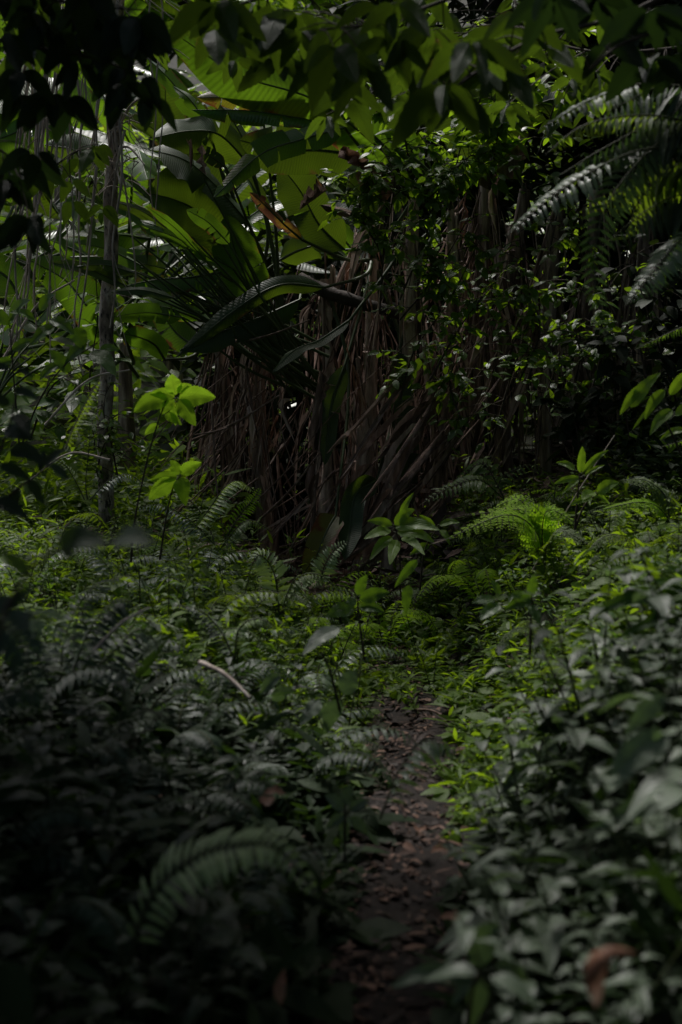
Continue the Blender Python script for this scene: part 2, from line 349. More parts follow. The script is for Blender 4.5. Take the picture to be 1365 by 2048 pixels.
# ------------------------------------------------------------------ ground, path
def grid_sheet(name, xs, ys, zf, mat, kind):
    X, Y = np.meshgrid(xs, ys, indexing='ij'); Z = zf(X, Y); nx, ny = X.shape
    mb = MB(); i, j = np.meshgrid(np.arange(nx - 1), np.arange(ny - 1), indexing='ij'); i = i.ravel(); j = j.ravel()
    mb.add(np.stack([X, Y, Z], -1), np.stack([X, Y], -1), np.stack([i * ny + j, (i + 1) * ny + j, (i + 1) * ny + j + 1, i * ny + j + 1], 1))
    o = mb.build(name, mat); tag(o, kind=kind); return o
xs = np.unique(np.concatenate([np.linspace(-60, -4, 24), np.linspace(-4, 4, 150), np.linspace(4, 60, 24)]))
ys = np.unique(np.concatenate([np.linspace(-25, 1, 14), np.linspace(1, 13, 170), np.linspace(13, 60, 30)]))
g_ = grid_sheet('ground', xs, ys, gz, M['groundsoil'], 'structure')
tag(g_, 'dark forest soil under the plants and up the slope behind', 'ground')
# path: sheet following the gully with ragged sides
ny = 160; nx = 22; Yp = np.linspace(1.2, 8.0, ny); mb = MB()
hw = (.18 + .05 * np.sin(Yp * 3.1) + .03 * np.sin(Yp * 7.7)) * np.interp(Yp, [1, 4.2, 5.5, 6.8, 8], [1.35, 1.25, .95, .6, .2])
s = np.linspace(-1, 1, nx); PX = pathx(Yp)[:, None] + hw[:, None] * s[None]; PY = np.broadcast_to(Yp[:, None], PX.shape)
PZ = gz(PX, PY) + .010 + (.012 * nse(PX * 6, PY * 6) + .007 * nse(PX * 19, PY * 17) + .006 * rng.random(PX.shape)) * (1 - s[None] ** 2) + .006
i, j = np.meshgrid(np.arange(ny - 1), np.arange(nx - 1), indexing='ij'); i = i.ravel(); j = j.ravel()
mb.add(np.stack([PX, PY, PZ], -1), np.stack([PX, PY], -1), np.stack([i * nx + j, i * nx + j + 1, (i + 1) * nx + j + 1, (i + 1) * nx + j], 1))
tag(mb.build('path', M['soil']), 'narrow bare earth footpath with dead leaves', 'path', kind='structure')

# leaf litter on path and under plants
mb = MB(); n = 9000
y = rng.uniform(2.2, 8.2, n); dx = rng.normal(0, .22, n); x = pathx(y) + dx; kp = nse(x * 4.3, y * 3.1) + .5 * nse(x * 11, y * 9) + rng.normal(0, .35, n) > .05; x = x[kp]; y = y[kp]; n = len(x)
P = np.stack([x, y, gz(x, y) + rng.uniform(.016, .034, n)], -1)
a = rng.uniform(0, 6.283, n); D = np.stack([np.cos(a), np.sin(a), rng.uniform(-.15, .3, n)], -1); N = np.array([0, 0, 1.]) + rng.normal(0, .3, (n, 3))
L = rng.uniform(.010, .042, n) * rng.choice([1, 1, 1, 1.8, 2.4], n); leaves(mb, P, D, N, L, np.where(L > .05, L * rng.uniform(.05, .3, n), L * rng.uniform(.2, .75, n)), big=True)
n = 2500; x = rng.uniform(-2.5, 2, n); y = rng.uniform(2.2, 10, n); P = np.stack([x, y, gz(x, y) + .02], -1)
leaves(mb, P, rdir(n, -.1, .2), np.array([0, 0, 1.]) + rng.normal(0, .3, (n, 3)), rng.uniform(.03, .10, n), rng.uniform(.015, .04, n))
tag(mb.build('leaf_litter', M['litter']), 'small brown dead leaves scattered over the earth path', 'leaf litter', kind='stuff')

# ------------------------------------------------------------------ banana plants
def stalk_leaf(root, org, crown, pts, width, mat='banana', fold=-.35, ruffle=.06, tears=3, up=(0, -.5, 1), n=26, label=None, curl=-.25, rib=.012, mid=None):
    """leaf blade given base->tip, with its stalk from the plant's crown"""
    mb = MB()
    b = np.array(pts[0], float); c = np.array(crown, float); t0 = nrm(np.array(pts[1], float) - b)
    k = mid if mid is not None else (c * .45 + b * .55 - t0 * np.linalg.norm(b - c) * .18)
    tube(mb, [c, k, b], .017, rib, n=12, sides=6, mat=1)
    blade(mb, pts, up, width, 'banana', n=n, m=4, fold=fold, ruffle=ruffle, tears=tears, mat=0, rib=rib, ribmat=1, curl=curl)
    o = mb.build('leaf', [M[mat], M['petiole']], root, org)
    if label: o['label'] = label
    return o
def dead_leaf(root, org, top, bot, width, mat='dead', crumple=.35, name='dead_leaf', shred=0):
    """a dead leaf: withered stalk, a narrow rolled blade and a few torn strips"""
    top = np.array(top, float); bot = np.array(bot, float); d = bot - top; L = np.linalg.norm(d); mb = MB()
    bend = rng.normal(0, .045 * L, 3); kk = U(.3, .7)
    pts = [top, top + d * kk + bend, bot]
    if shred: tube(mb, [top - d * U(0, .15), pts[1], bot + d * U(-.3, .05)], U(.004, .009), .003, n=9, sides=5, rough=.3)
    blade(mb, pts if not shred else [top + d * U(.05, .3), pts[1], bot], rdir(1, -.3, .3)[0] + np.array([0, -.6, 0]), width, 'lance' if shred else 'banana', n=max(10, int(L / .06)), m=3, fold=U(.6, 1.2), ruffle=crumple, tears=int(L * 2) if not shred else 0, curl=U(-1.3, 1.3))
    for k in range(shred):
        a = top + d * U(.0, .5) + rng.normal(0, .02, 3); l = L * U(.2, .6); e = a + nrm(d + rng.normal(0, .16 * L, 3)) * l
        blade(mb, [a, (a + e) / 2 + rng.normal(0, .03 * l, 3), e], rdir(1, -.3, .3)[0] + np.array([0, -.5, 0]), U(.006, .028), 'lance', n=8, m=1, fold=U(.2, 1), ruffle=.3, curl=U(-1, 1))
    return mb.build(name, M[mat], root, org)
def pseudostem(root, org, base, top, r, mat='deadstem'):
    mb = MB(); base = np.array(base, float); top = np.array(top, float)
    mid = (base + top) / 2 + rng.normal(0, .05, 3) * np.array([1, 1, 0])
    tube(mb, [base, mid, top], r, r * .6, n=22, sides=12, rough=.18)
    for k in range(16):   # peeling sheaths wrapped round the stem
        t = U(.05, .9); c = base + (top - base) * t + (mid - (base + top) / 2) * (1 - abs(2 * t - 1)); a = U(0, 6.28); d = np.array([math.cos(a), math.sin(a), 0])
        h = U(.2, .7)
        blade(mb, [c + d * r * .9, c + d * (r * 1.15) + np.array([0, 0, h * .5]), c + d * r * U(1., 1.8) - np.array([0, 0, h * .3])], d, r * U(.7, 1.6), 'ovate', n=12, m=3, fold=-.6, ruffle=.4, curl=U(-1, 1))
    return mb.build('stem', M[mat], root, org)

banana_n = 0
def banana_plant(base, top, r, label, nodead=6, spread=.35, dmin=.6, group='banana plants in the thicket'):
    org = Vector(base); root = thing('banana_plant', org, label, 'banana plant', group)
    pseudostem(root, org, base, top, r, 'palestem' if ('pale' in label or 'thin ragged' in label or 'papery' in label) else 'deadstem')
    b = np.array(base, float); t = np.array(top, float)
    for k in range(nodead):
        a = U(0, 6.28); q = t + (b - t) * U(0, .45); rr = U(.08, spread)
        p0 = q + np.array([math.cos(a) * .05, math.sin(a) * .05, U(-.1, .15)]); L = U(dmin, (p0[2] - b[2]) * .95)
        p1 = p0 + np.array([math.cos(a) * rr, math.sin(a) * rr * .7, -L])
        dead_leaf(root, org, p0, p1, U(.02, .07), shred=random.randint(3, 6), crumple=.2)
    return root, org, t

# the clump: stems listed by photo position of foot and top
G = lambda px, Y, dz=0.0: Vector((at(px, 1100, Y).x, Y, gzf(at(px, 1100, Y).x, Y) + dz))
BP = []
for (px0, Y0, px1, py1, Y1, r, lab, nd) in [
    (632, 9.6, 650, 560, 9.9, .055, 'banana plant with a thin ragged brown stem left of the fallen yellowing leaf', 12),
    (715, 9.7, 745, 520, 9.9, .065, 'banana plant with papery brown sheathed stem in the middle of the thicket', 13),
    (770, 9.5, 828, 400, 9.6, .06, 'tall banana plant with pale bare stem kinking at half height', 11),
    (850, 9.7, 905, 420, 9.8, .06, 'banana plant with brown stem behind the small leaved climbing shrub', 13),
    (930, 9.9, 975, 330, 9.9, .07, 'banana plant at the right of the thicket hung with torn dead leaves', 14),
    (1010, 10.1, 1050, 380, 10.1, .07, 'banana plant farthest right in the thicket, mostly in shade', 12),
    (540, 10.2, 520, 560, 10.2, .065, 'banana plant with long green leaf stalks fanning up left', 12),
    (470, 10.4, 430, 640, 10.3, .06, 'short banana plant with dry hanging leaves above the arching fern', 11),
    (1090, 9.7, 1120, 420, 9.7, .05, 'shaded thin brown stemmed banana plant behind the hanging fern tips', 13),
    (1175, 9.9, 1190, 380, 9.9, .06, 'shaded banana plant with torn hanging leaves behind the long dark frond', 13),
    (1280, 9.7, 1290, 400, 9.7, .06, 'banana plant nearly lost in the dark at the right of the picture', 11),
]:
    base = G(px0, Y0, -.03); top = at(px1, py1, Y1)
    BP.append(banana_plant(base, top, r, lab, nd))

# live leaves placed after the photo: (plant, mat, width_px, Y pairs, [(px,py)...] base->tip, fold, curl, tears, up)
def L_(pl, mat, wpx, ys, pts, fold=-.35, curl=-.2, tears=2, up=(0, -.6, 1), label=None, ruf=.06):
    root, org, crown = BP[pl]; n = len(pts); yy = np.linspace(ys[0], ys[1], n)
    P3 = [at(a, b, q) for (a, b), q in zip(pts, yy)]
    width = wpx / FPX * yy.mean()
    stalk_leaf(root, org, crown, P3, width, mat, fold, ruf, tears, up, label=label, curl=curl, rib=.009)
up0 = (0, -1, -.02); upt = (0, -.2, 1)
L_(2, 'banana', 112, (9.5, 8.9), [(800, 330), (640, 205), (480, 150), (325, 50)], -.25, -.1, 0, up0, 'large smooth green leaf, the topmost and broadest in the thicket')
L_(2, 'banana_old', 80, (9.4, 9.1), [(720, 245), (620, 205), (500, 195), (395, 195)], -.5, -.3, 4, up0, 'browning leaf with rusty torn edge', .15)
L_(3, 'banana', 58, (9.5, 9.0), [(720, 250), (610, 238), (500, 222), (385, 220)], -.7, -.3, 2, (0, .1, 1), 'green leaf folded along a pale grey rib')
L_(1, 'banana', 58, (9.3, 8.8), [(690, 255), (600, 280), (520, 310), (428, 395)], -.15, -.15, 4, up0, 'long yellow green leaf drooping to a point')
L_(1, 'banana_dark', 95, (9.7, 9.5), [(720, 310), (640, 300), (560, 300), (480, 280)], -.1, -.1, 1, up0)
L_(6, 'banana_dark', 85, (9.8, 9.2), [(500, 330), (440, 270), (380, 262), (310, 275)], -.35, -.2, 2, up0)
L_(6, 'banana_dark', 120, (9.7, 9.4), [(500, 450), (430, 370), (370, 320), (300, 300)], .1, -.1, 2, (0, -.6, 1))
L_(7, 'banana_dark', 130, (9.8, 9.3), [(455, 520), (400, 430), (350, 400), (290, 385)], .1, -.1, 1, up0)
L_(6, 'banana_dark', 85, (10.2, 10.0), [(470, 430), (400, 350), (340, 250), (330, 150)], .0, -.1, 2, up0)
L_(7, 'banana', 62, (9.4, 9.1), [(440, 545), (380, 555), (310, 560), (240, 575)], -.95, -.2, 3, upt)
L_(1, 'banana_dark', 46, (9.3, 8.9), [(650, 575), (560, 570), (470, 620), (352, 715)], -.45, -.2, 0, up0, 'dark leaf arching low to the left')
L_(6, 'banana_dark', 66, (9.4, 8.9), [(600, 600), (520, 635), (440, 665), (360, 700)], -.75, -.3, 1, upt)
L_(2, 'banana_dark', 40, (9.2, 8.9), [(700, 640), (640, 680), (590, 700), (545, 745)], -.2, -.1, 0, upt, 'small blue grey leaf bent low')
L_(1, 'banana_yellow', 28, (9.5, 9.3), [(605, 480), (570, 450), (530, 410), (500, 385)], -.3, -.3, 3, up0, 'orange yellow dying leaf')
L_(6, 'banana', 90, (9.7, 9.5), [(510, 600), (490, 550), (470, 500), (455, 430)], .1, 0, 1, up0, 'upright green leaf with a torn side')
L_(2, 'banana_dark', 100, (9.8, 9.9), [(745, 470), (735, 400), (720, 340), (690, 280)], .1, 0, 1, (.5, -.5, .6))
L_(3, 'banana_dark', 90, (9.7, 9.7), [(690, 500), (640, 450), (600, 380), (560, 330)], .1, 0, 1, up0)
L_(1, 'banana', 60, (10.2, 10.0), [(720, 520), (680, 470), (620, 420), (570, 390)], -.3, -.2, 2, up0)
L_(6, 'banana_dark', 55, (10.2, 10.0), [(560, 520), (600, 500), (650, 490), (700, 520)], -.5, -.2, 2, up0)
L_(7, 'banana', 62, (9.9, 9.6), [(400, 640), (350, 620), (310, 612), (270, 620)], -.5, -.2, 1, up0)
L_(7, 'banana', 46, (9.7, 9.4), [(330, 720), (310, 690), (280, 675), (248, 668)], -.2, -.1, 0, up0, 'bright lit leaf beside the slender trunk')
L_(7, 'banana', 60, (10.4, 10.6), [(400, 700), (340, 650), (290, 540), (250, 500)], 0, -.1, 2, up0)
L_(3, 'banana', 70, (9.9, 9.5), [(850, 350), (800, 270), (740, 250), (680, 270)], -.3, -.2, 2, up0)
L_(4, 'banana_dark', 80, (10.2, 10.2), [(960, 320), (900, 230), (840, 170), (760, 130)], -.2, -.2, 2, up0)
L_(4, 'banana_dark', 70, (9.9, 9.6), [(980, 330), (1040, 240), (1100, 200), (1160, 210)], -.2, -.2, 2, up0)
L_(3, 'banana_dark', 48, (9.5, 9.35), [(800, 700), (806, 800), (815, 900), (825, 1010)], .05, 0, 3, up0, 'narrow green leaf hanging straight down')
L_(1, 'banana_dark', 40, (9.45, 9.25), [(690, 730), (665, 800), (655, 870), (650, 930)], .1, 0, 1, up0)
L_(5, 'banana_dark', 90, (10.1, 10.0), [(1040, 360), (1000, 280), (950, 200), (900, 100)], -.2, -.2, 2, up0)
# foreground of the clump: fallen green and yellow leaves at the foot
L_(1, 'banana_dark', 52, (9.2, 8.8), [(755, 960), (712, 990), (700, 1060), (690, 1120)], .35, .1, 0, up0)
L_(0, 'banana_old', 62, (9.0, 8.7), [(672, 1030), (655, 1060), (635, 1110), (610, 1180)], .3, .1, 1, up0, 'yellowing leaf with brown ribs lying at the foot of the clump')
# extra stalks fanning up left
for k in range(18):
    root, org, crown = BP[6 if k % 2 else 7]; ex = U(270, 560); ey = U(230, 600)
    c = at(U(520, 620), U(690, 760), 9.9); e = at(ex, ey, U(9.5, 10.4))
    mb = MB(); tube(mb, [c, (c + e) / 2 + Vector((.05, 0, -.08)), e], .016, .008, n=10, sides=6, mat=1)
    d = (e - c).normalized(); tip = e + d * U(.3, .5) + Vector((-.15, 0, -U(.0, .25)))
    blade(mb, [e, (e + tip) / 2 + Vector((0, 0, .04)), tip], (U(-.4, .4), -1, U(-.1, 1.6)), U(.07, .16), 'banana', n=18, m=3, fold=U(-.5, .2), ruffle=.05, tears=2, rib=.006, ribmat=1)
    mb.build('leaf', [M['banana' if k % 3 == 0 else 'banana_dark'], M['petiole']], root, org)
for k in range(26):
    root, org, crown = BP[6 if k % 2 else 0]; c = at(U(560, 660), U(690, 800), 9.5); ang = U(.35, 1.25); ln = U(260, 430)
    e = at(610 - math.cos(ang) * ln, 730 - math.sin(ang) * ln, U(8.9, 9.3)); mb = MB(); tube(mb, [c, (c + e) / 2 + Vector((.04, 0, U(-.1, .02))), e], .012, .006, n=12, sides=6, mat=1)
    if k % 2: mb.build('leaf_stalk', [M['petiole'], M['petiole']], root, org); continue
    d = (e - c).normalized(); tip = e + d * U(.25, .5) + Vector((-.12, 0, -U(0, .2)))
    blade(mb, [e, (e + tip) / 2 + Vector((0, 0, .03)), tip], (U(-.8, .8), -1, U(-.2, 1.0)), U(.05, .13), 'banana', n=18, m=3, fold=U(-.7, .2), ruffle=.07, tears=random.choice([0, 3]), rib=.005, ribmat=1)
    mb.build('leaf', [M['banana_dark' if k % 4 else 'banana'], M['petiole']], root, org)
# torn dead leaves placed after the photo
def DL(pl, mat, wpx, Y, a, b, crumple=.35, label=None):
    root, org, crown = BP[pl]; o = dead_leaf(root, org, at(*a, Y), at(*b, Y - .05), wpx / FPX * Y, mat, crumple)
    if label: o['label'] = label
DL(2, 'rust', 75, 9.0, (680, 300), (745, 330), .6, 'curled rust brown dead leaf catching the light')
DL(2, 'rust', 70, 9.0, (725, 330), (775, 400), .5)
DL(1, 'dead', 60, 9.3, (655, 380), (600, 420), .6); DL(1, 'dead', 70, 9.3, (640, 410), (700, 430), .6)
DL(0, 'dead', 30, 9.3, (376, 285), (382, 345), .5); DL(0, 'dead', 28, 9.3, (405, 290), (412, 350), .5)
DL(4, 'dead', 55, 9.2, (1040, 270), (985, 345), .4); DL(4, 'dead', 40, 9.2, (1000, 330), (960, 370), .4)
DL(5, 'dead', 35, 9.3, (1000, 620), (1000, 735), .4); DL(5, 'dead', 40, 9.3, (990, 560), (975, 640), .4)
DL(0, 'dead', 40, 9.4, (640, 740), (622, 850), .4); DL(0, 'dead', 34, 9.3, (645, 800), (630, 1080), .5)
DL(0, 'dead', 30, 9.2, (640, 940), (628, 1080), .5)
DL(1, 'dead', 40, 9.2, (745, 925), (680, 1005), .15, 'smooth grey brown dead leaf curving to the left')
DL(2, 'dead', 30, 9.2, (825, 965), (770, 1005), .2); DL(1, 'dead', 44, 9.1, (800, 1040), (690, 1120), .3)
DL(1, 'dead', 40, 9.0, (770, 1090), (680, 1160), .3)
DL(3, 'dead', 26, 9.2, (893, 910), (868, 1050), .15); DL(3, 'dead', 40, 9.3, (870, 800), (800, 930), .3)
DL(3, 'dead', 30, 9.2, (905, 770), (880, 900), .3); DL(4, 'dead', 30, 9.4, (960, 800), (930, 960), .4)
for k in range(16):
    a = (U(820, 1010), U(700, 900)); DL(random.choice([1, 2, 3]), 'dead', U(16, 34), U(9.0, 9.3), a, (a[0] - U(110, 200), min(a[1] + U(160, 300), 1150)), .25)
for k in range(84):
    pl = random.choice([0, 1, 2, 3, 3, 4, 4, 5, 6, 7]); px = U(430, 1090); py = U(540, 980) if px < 700 else U(330, 980)
    ln = U(60, 260); lean = U(-.5, .2) if py < 780 else U(-1.1, .2); root, org, crown = BP[pl]; Yd = U(9.25, 10.3)
    dead_leaf(root, org, at(px, py, Yd), at(px + lean * ln, min(py + ln, 1150), Yd - U(0, .2)), U(5, 22) / FPX * Yd, 'dead' if k % 5 else 'rust', .2, shred=random.randint(2, 5))
# dry sticks and fibres leaning in the clump
for k in range(64):
    px = U(400, 1080); py = U(620, 1000); ln = U(90, 320); lean = U(-1.6, .5) if k % 3 else U(-.2, .2)
    Y = U(9.25, 10.2); a = at(px, py, Y); b = at(px + lean * ln, min(py + ln, 1160), Y - U(0, .3))
    bm = MB(); tube(bm, [a, (a + b) / 2 + Vector((U(-.03, .03), 0, U(-.04, .02))), b], U(.003, .010), .003, n=8, sides=5, rough=.3)
    root, org, _ = BP[k % 8]; bm.build('dry_stalk', M['dead'], root, org)
for (a, b) in [((500, 830), (390, 870)), ((430, 690), (620, 640)), ((385, 880), (560, 790)), ((520, 1040), (640, 905)), ((575, 1110), (650, 960)), ((960, 840), (790, 1010)), ((900, 850), (700, 1110))]:
    A = at(*a, 9.3); B = at(*b, 9.0); bm = MB(); tube(bm, [A, (A + B) / 2 + Vector((0, 0, -.03)), B], .009, .005, n=8, sides=6, rough=.2)
    root, org, _ = BP[1]; bm.build('dry_stalk', M['dead'], root, org)
# fallen dead trunk across the upper thicket
bm = MB(); tube(bm, [at(600, 560, 9.9), at(700, 600, 9.7), at(850, 640, 9.6)], .05, .035, n=14, sides=8, rough=.3)
o = bm.build('dead_log', M['darkbark'], None, at(600, 560, 9.9)); tag(o, 'dry brown dead stem lying slantwise across the banana stems', 'dead stem')

# generic banana plant for the slope behind
def wild_banana(loc, h, nl, label, group, sd, mats=('banana', 'banana_dark'), wid=(.20, .32), root=None):
    global rng
    org = Vector(loc); rt = thing('banana_plant', org, label, 'banana plant', group); b = np.array(loc, float); c = b + np.array([0, 0, h * .45])
    mb = MB(); tube(mb, [b - np.array([0, 0, .1]), (b + c) / 2, c], .09, .05, n=8, sides=8, rough=.15); mb.build('stem', M['deadstem'], rt, org)
    for k in range(nl):
        a = k * 2.4 + U(-.3, .3); el = U(.5, 1.25); L = U(1.2, 1.8) * h / 3; d = np.array([math.cos(a), math.sin(a), 0])
        e = c + d * math.cos(el) * L * .7 + np.array([0, 0, math.sin(el) * L * .7])
        m_ = e + d * L * .45 * math.cos(el * .7) + np.array([0, 0, .28 * L * math.sin(el)]); t_ = e + d * L * .95 + np.array([0, 0, -.1 * L + .25 * math.sin(el)])
        stalk_leaf(rt, org, c, [e, m_, t_], U(*wid), mats[k % len(mats)], U(-.5, .05), .08, random.choice([0, 5, 9]), (0, 0, 1), n=20, mid=c + (e - c) * .5 + np.array([0, 0, .1]), rib=.012)
    return rt
W0 = wild_banana((-3.0, 11.8, gzf(-3.0, 11.8)), 3.4, 15, 'banana plant with broad lit leaves left of the slender trunk', 'banana plants on the slope', 1)
W1 = wild_banana((-1.75, 11.6, gzf(-1.75, 11.6)), 3.0, 15, 'banana plant with glossy grey leaves right behind the slender trunk', 'banana plants on the slope', 2)
far_labels = ['banana plant in the gap between trunk and thicket', 'tall banana plant high up behind the hanging vines', 'banana plant far behind the thicket at its left', 'banana plant in the brightest gap at upper left',
              'low banana plant at far left behind the vines', 'banana plant behind the middle of the thicket', 'banana plant high behind the topmost big leaf', 'banana plant farthest up the slope at left', 'banana plant behind the right side of the thicket', 'banana plant behind the ferns at the right']
for k, (x, y, s, rz) in enumerate([(-.7, 13.2, 1.0, 1), (-3.6, 14.2, 1.15, 2.2), (-1.7, 14.6, 1.1, 4), (-4.6, 12.6, .95, .4), (-2.6, 10.6, .62, 3), (.6, 14.5, 1.05, 5), (-.6, 16.4, 1.2, 2.9), (-3.4, 17.5, 1.25, .9)]):
    copy_tree(W0 if k % 2 else W1, (x, y, gzf(x, y)), rz, s, far_labels[k], 'banana plants on the slope')
# hand placed lit leaves of W0/W1 near the slender trunk
for rt, mat, wpx, Y, pts, fold, lab in [
    (W0, 'banana', 62, 10.0, [(300, 478), (200, 462), (110, 462), (-30, 510)], -.5, 'long leaf with pale shining back behind the vines'),
    (W0, 'banana', 110, 10.6, [(190, 260), (110, 190), (40, 200), (-40, 260)], -.4, None), (W0, 'banana', 90, 10.6, [(150, 290), (80, 250), (20, 270), (-60, 300)], -.3, None),
    (W1, 'banana', 90, 10.3, [(230, 690), (180, 620), (130, 560), (60, 520)], -.1, None), (W1, 'banana', 70, 10.2, [(60, 640), (20, 560), (-20, 540), (-60, 560)], -.1, None),
    (W1, 'banana', 60, 9.8, [(200, 560), (180, 520), (150, 500), (100, 480)], -.4, None), (W0, 'banana_dark', 80, 10.2, [(230, 420), (190, 330), (150, 300), (90, 290)], -.2, None)]:
    P3 = [at(a, b, Y) for a, b in pts]; o = Vector(rt.location)
    stalk_leaf(rt, o, np.array(o) + np.array([0, 0, 1.2]), P3, wpx / FPX * Y, mat, fold, .06, 1, (0, .25, 1) if lab else up0, label=lab, curl=-.2)

# ------------------------------------------------------------------ trees
def twig_leaves(mb, C, n, L, Wr, spreadz=(-.5, .2), big=True, mat=0, tri=False, droop=.0):
    """leaves set along a curve C (array)"""
    idx = rng.integers(0, len(C), n); P = C[idx] + rng.normal(0, L * .15, (n, 3)); D = rdir(n, *spreadz); D[:, 2] -= droop
    N = np.array([0, 0, 1.0]) + rng.normal(0, .35, (n, 3)); LL = L * rng.uniform(.7, 1.15, n)
    leaves(mb, P, D, N, LL, LL * Wr, big, mat)
def canopy_tree(base, h, R0, label, nleaf, lf=.2, mats=('darkbark', 'covershade'), rt=.1, flat=.5, cz=None, lean=(0, 0), nb=9, name='tree', group=None, limbs=()):
    org = Vector(base); root = thing(name, org, label, 'tree', group); b = np.array(base, float); top = b + np.array([lean[0], lean[1], h])
    mb = MB(); tube(mb, [b - np.array([0, 0, .15]), b + (top - b) * .5 + rng.normal(0, .08, 3), top], rt, rt * .45, n=26, sides=12, rough=.12); 
    tips = []; bb = MB()
    for k in range(nb):
        t = U(.6, 1.0); s = b + (top - b) * t; a = k * 2.4 + U(-.4, .4); rr = R0 * U(.55, 1.0)
        e = top + np.array([math.cos(a) * rr, math.sin(a) * rr, U(-.4, .8) * R0 * flat]); C = [s, (s + e) / 2 + np.array([0, 0, .15 * rr]), e]
        tube(bb, C, rt * .35, rt * .08, n=10, sides=6, rough=.15); cc = curve(C, 20)[6:]; tips.append(cc)
        for q in range(3):
            s2 = cc[rng.integers(0, len(cc))]; e2 = s2 + rdir(1, -.3, .5)[0] * R0 * .35; tube(bb, [s2, e2], rt * .10, rt * .03, n=4, sides=4); tips.append(curve([s2, e2], 8))
    tr = mb.build('trunk', M[mats[0]], root, org); bb.build('branch', M[mats[0]], root, org)
    cr = MB(); A = np.concatenate(tips); ncl = max(12, nleaf // 45); ci = A[rng.integers(0, len(A), ncl)]
    P = ci[rng.integers(0, ncl, nleaf)] + rng.normal(0, R0 * .11, (nleaf, 3)) * np.array([1, 1, .7])
    D = rdir(nleaf, -.7, .3); N = np.array([0, 0, 1.]) + rng.normal(0, .5, (nleaf, 3)); LL = lf * rng.uniform(.6, 1.2, nleaf)
    leaves(cr, P, D, N, LL, LL * .5, False); cr.build('crown', M[mats[1]], root, org)
    return root, org

# slender tree left
b = at(213, 930, 9.0); b.z = gzf(b.x, 9.0) - .05; org = Vector(b)
root = thing('tree', org, 'slender tree with a straight mottled grey trunk left of the thicket', 'tree')
mb = MB(); pts = [b, at(210, 850, 9.0), at(216, 740, 8.98), at(213, 640, 9.0), at(223, 500, 9.03), at(221, 400, 9.02), at(233, 250, 9.05), at(229, 150, 9.0), at(238, 0, 9.1), at(240, -300, 9.15)]
tube(mb, pts, .050, .036, n=60, sides=14, rough=.12); [tube(mb, [b + Vector((.1 * math.cos(q), .1 * math.sin(q), -.02)), b + Vector((.05 * math.cos(q), .05 * math.sin(q), .12)), b + Vector((.02 * math.cos(q), .02 * math.sin(q), .4))], .03, .02, n=8, sides=7, rough=.1) for q in (0, 1.3, 2.6, 3.9, 5.2)]; mb.build('trunk', M['bark'], root, org)
for s0, e0 in [((231, 250), (262, 235)), ((230, 300), (290, 330)), ((232, 270), (300, 190)), ((228, 330), (180, 300)), ((237, 90), (150, 60)), ((237, 120), (330, 90)), ((230, 340), (245, 380)), ((238, 20), (330, -60)), ((238, 0), (90, -80))]:
    bb = MB(); A = at(*s0, 9.03); B = at(*e0, 8.85); tube(bb, [A, (A + B) / 2 + Vector((U(-.05, .05), 0, .06)), B], .011, .004, n=10, sides=6, rough=.3)
    for q in range(6):
        s1 = A + (B - A) * U(.2, 1); e1 = s1 + Vector((U(-.22, .22), U(-.1, .1), U(-.22, .12))); tube(bb, [s1, (s1 + e1) / 2 + Vector((U(-.03, .03), 0, U(-.02, .04))), e1], .004, .002, n=6, sides=4, rough=.3)
    bb.build('branch', M['vine'], root, org)
cr = MB(); C = curve([at(100, -120, 9), at(240, -150, 9.1), at(420, -100, 9)], 40)
n = 1500; P = C[rng.integers(0, 40, n)] + rng.normal(0, .5, (n, 3)) * np.array([1.2, 1, .45]) + np.array([0, 0, .25]); LL = rng.uniform(.08, .15, n)
leaves(cr, P, rdir(n, -.7, .2), np.array([0, 0, 1.]) + rng.normal(0, .5, (n, 3)), LL, LL * .45)
cr.build('crown', M['small'], root, org)

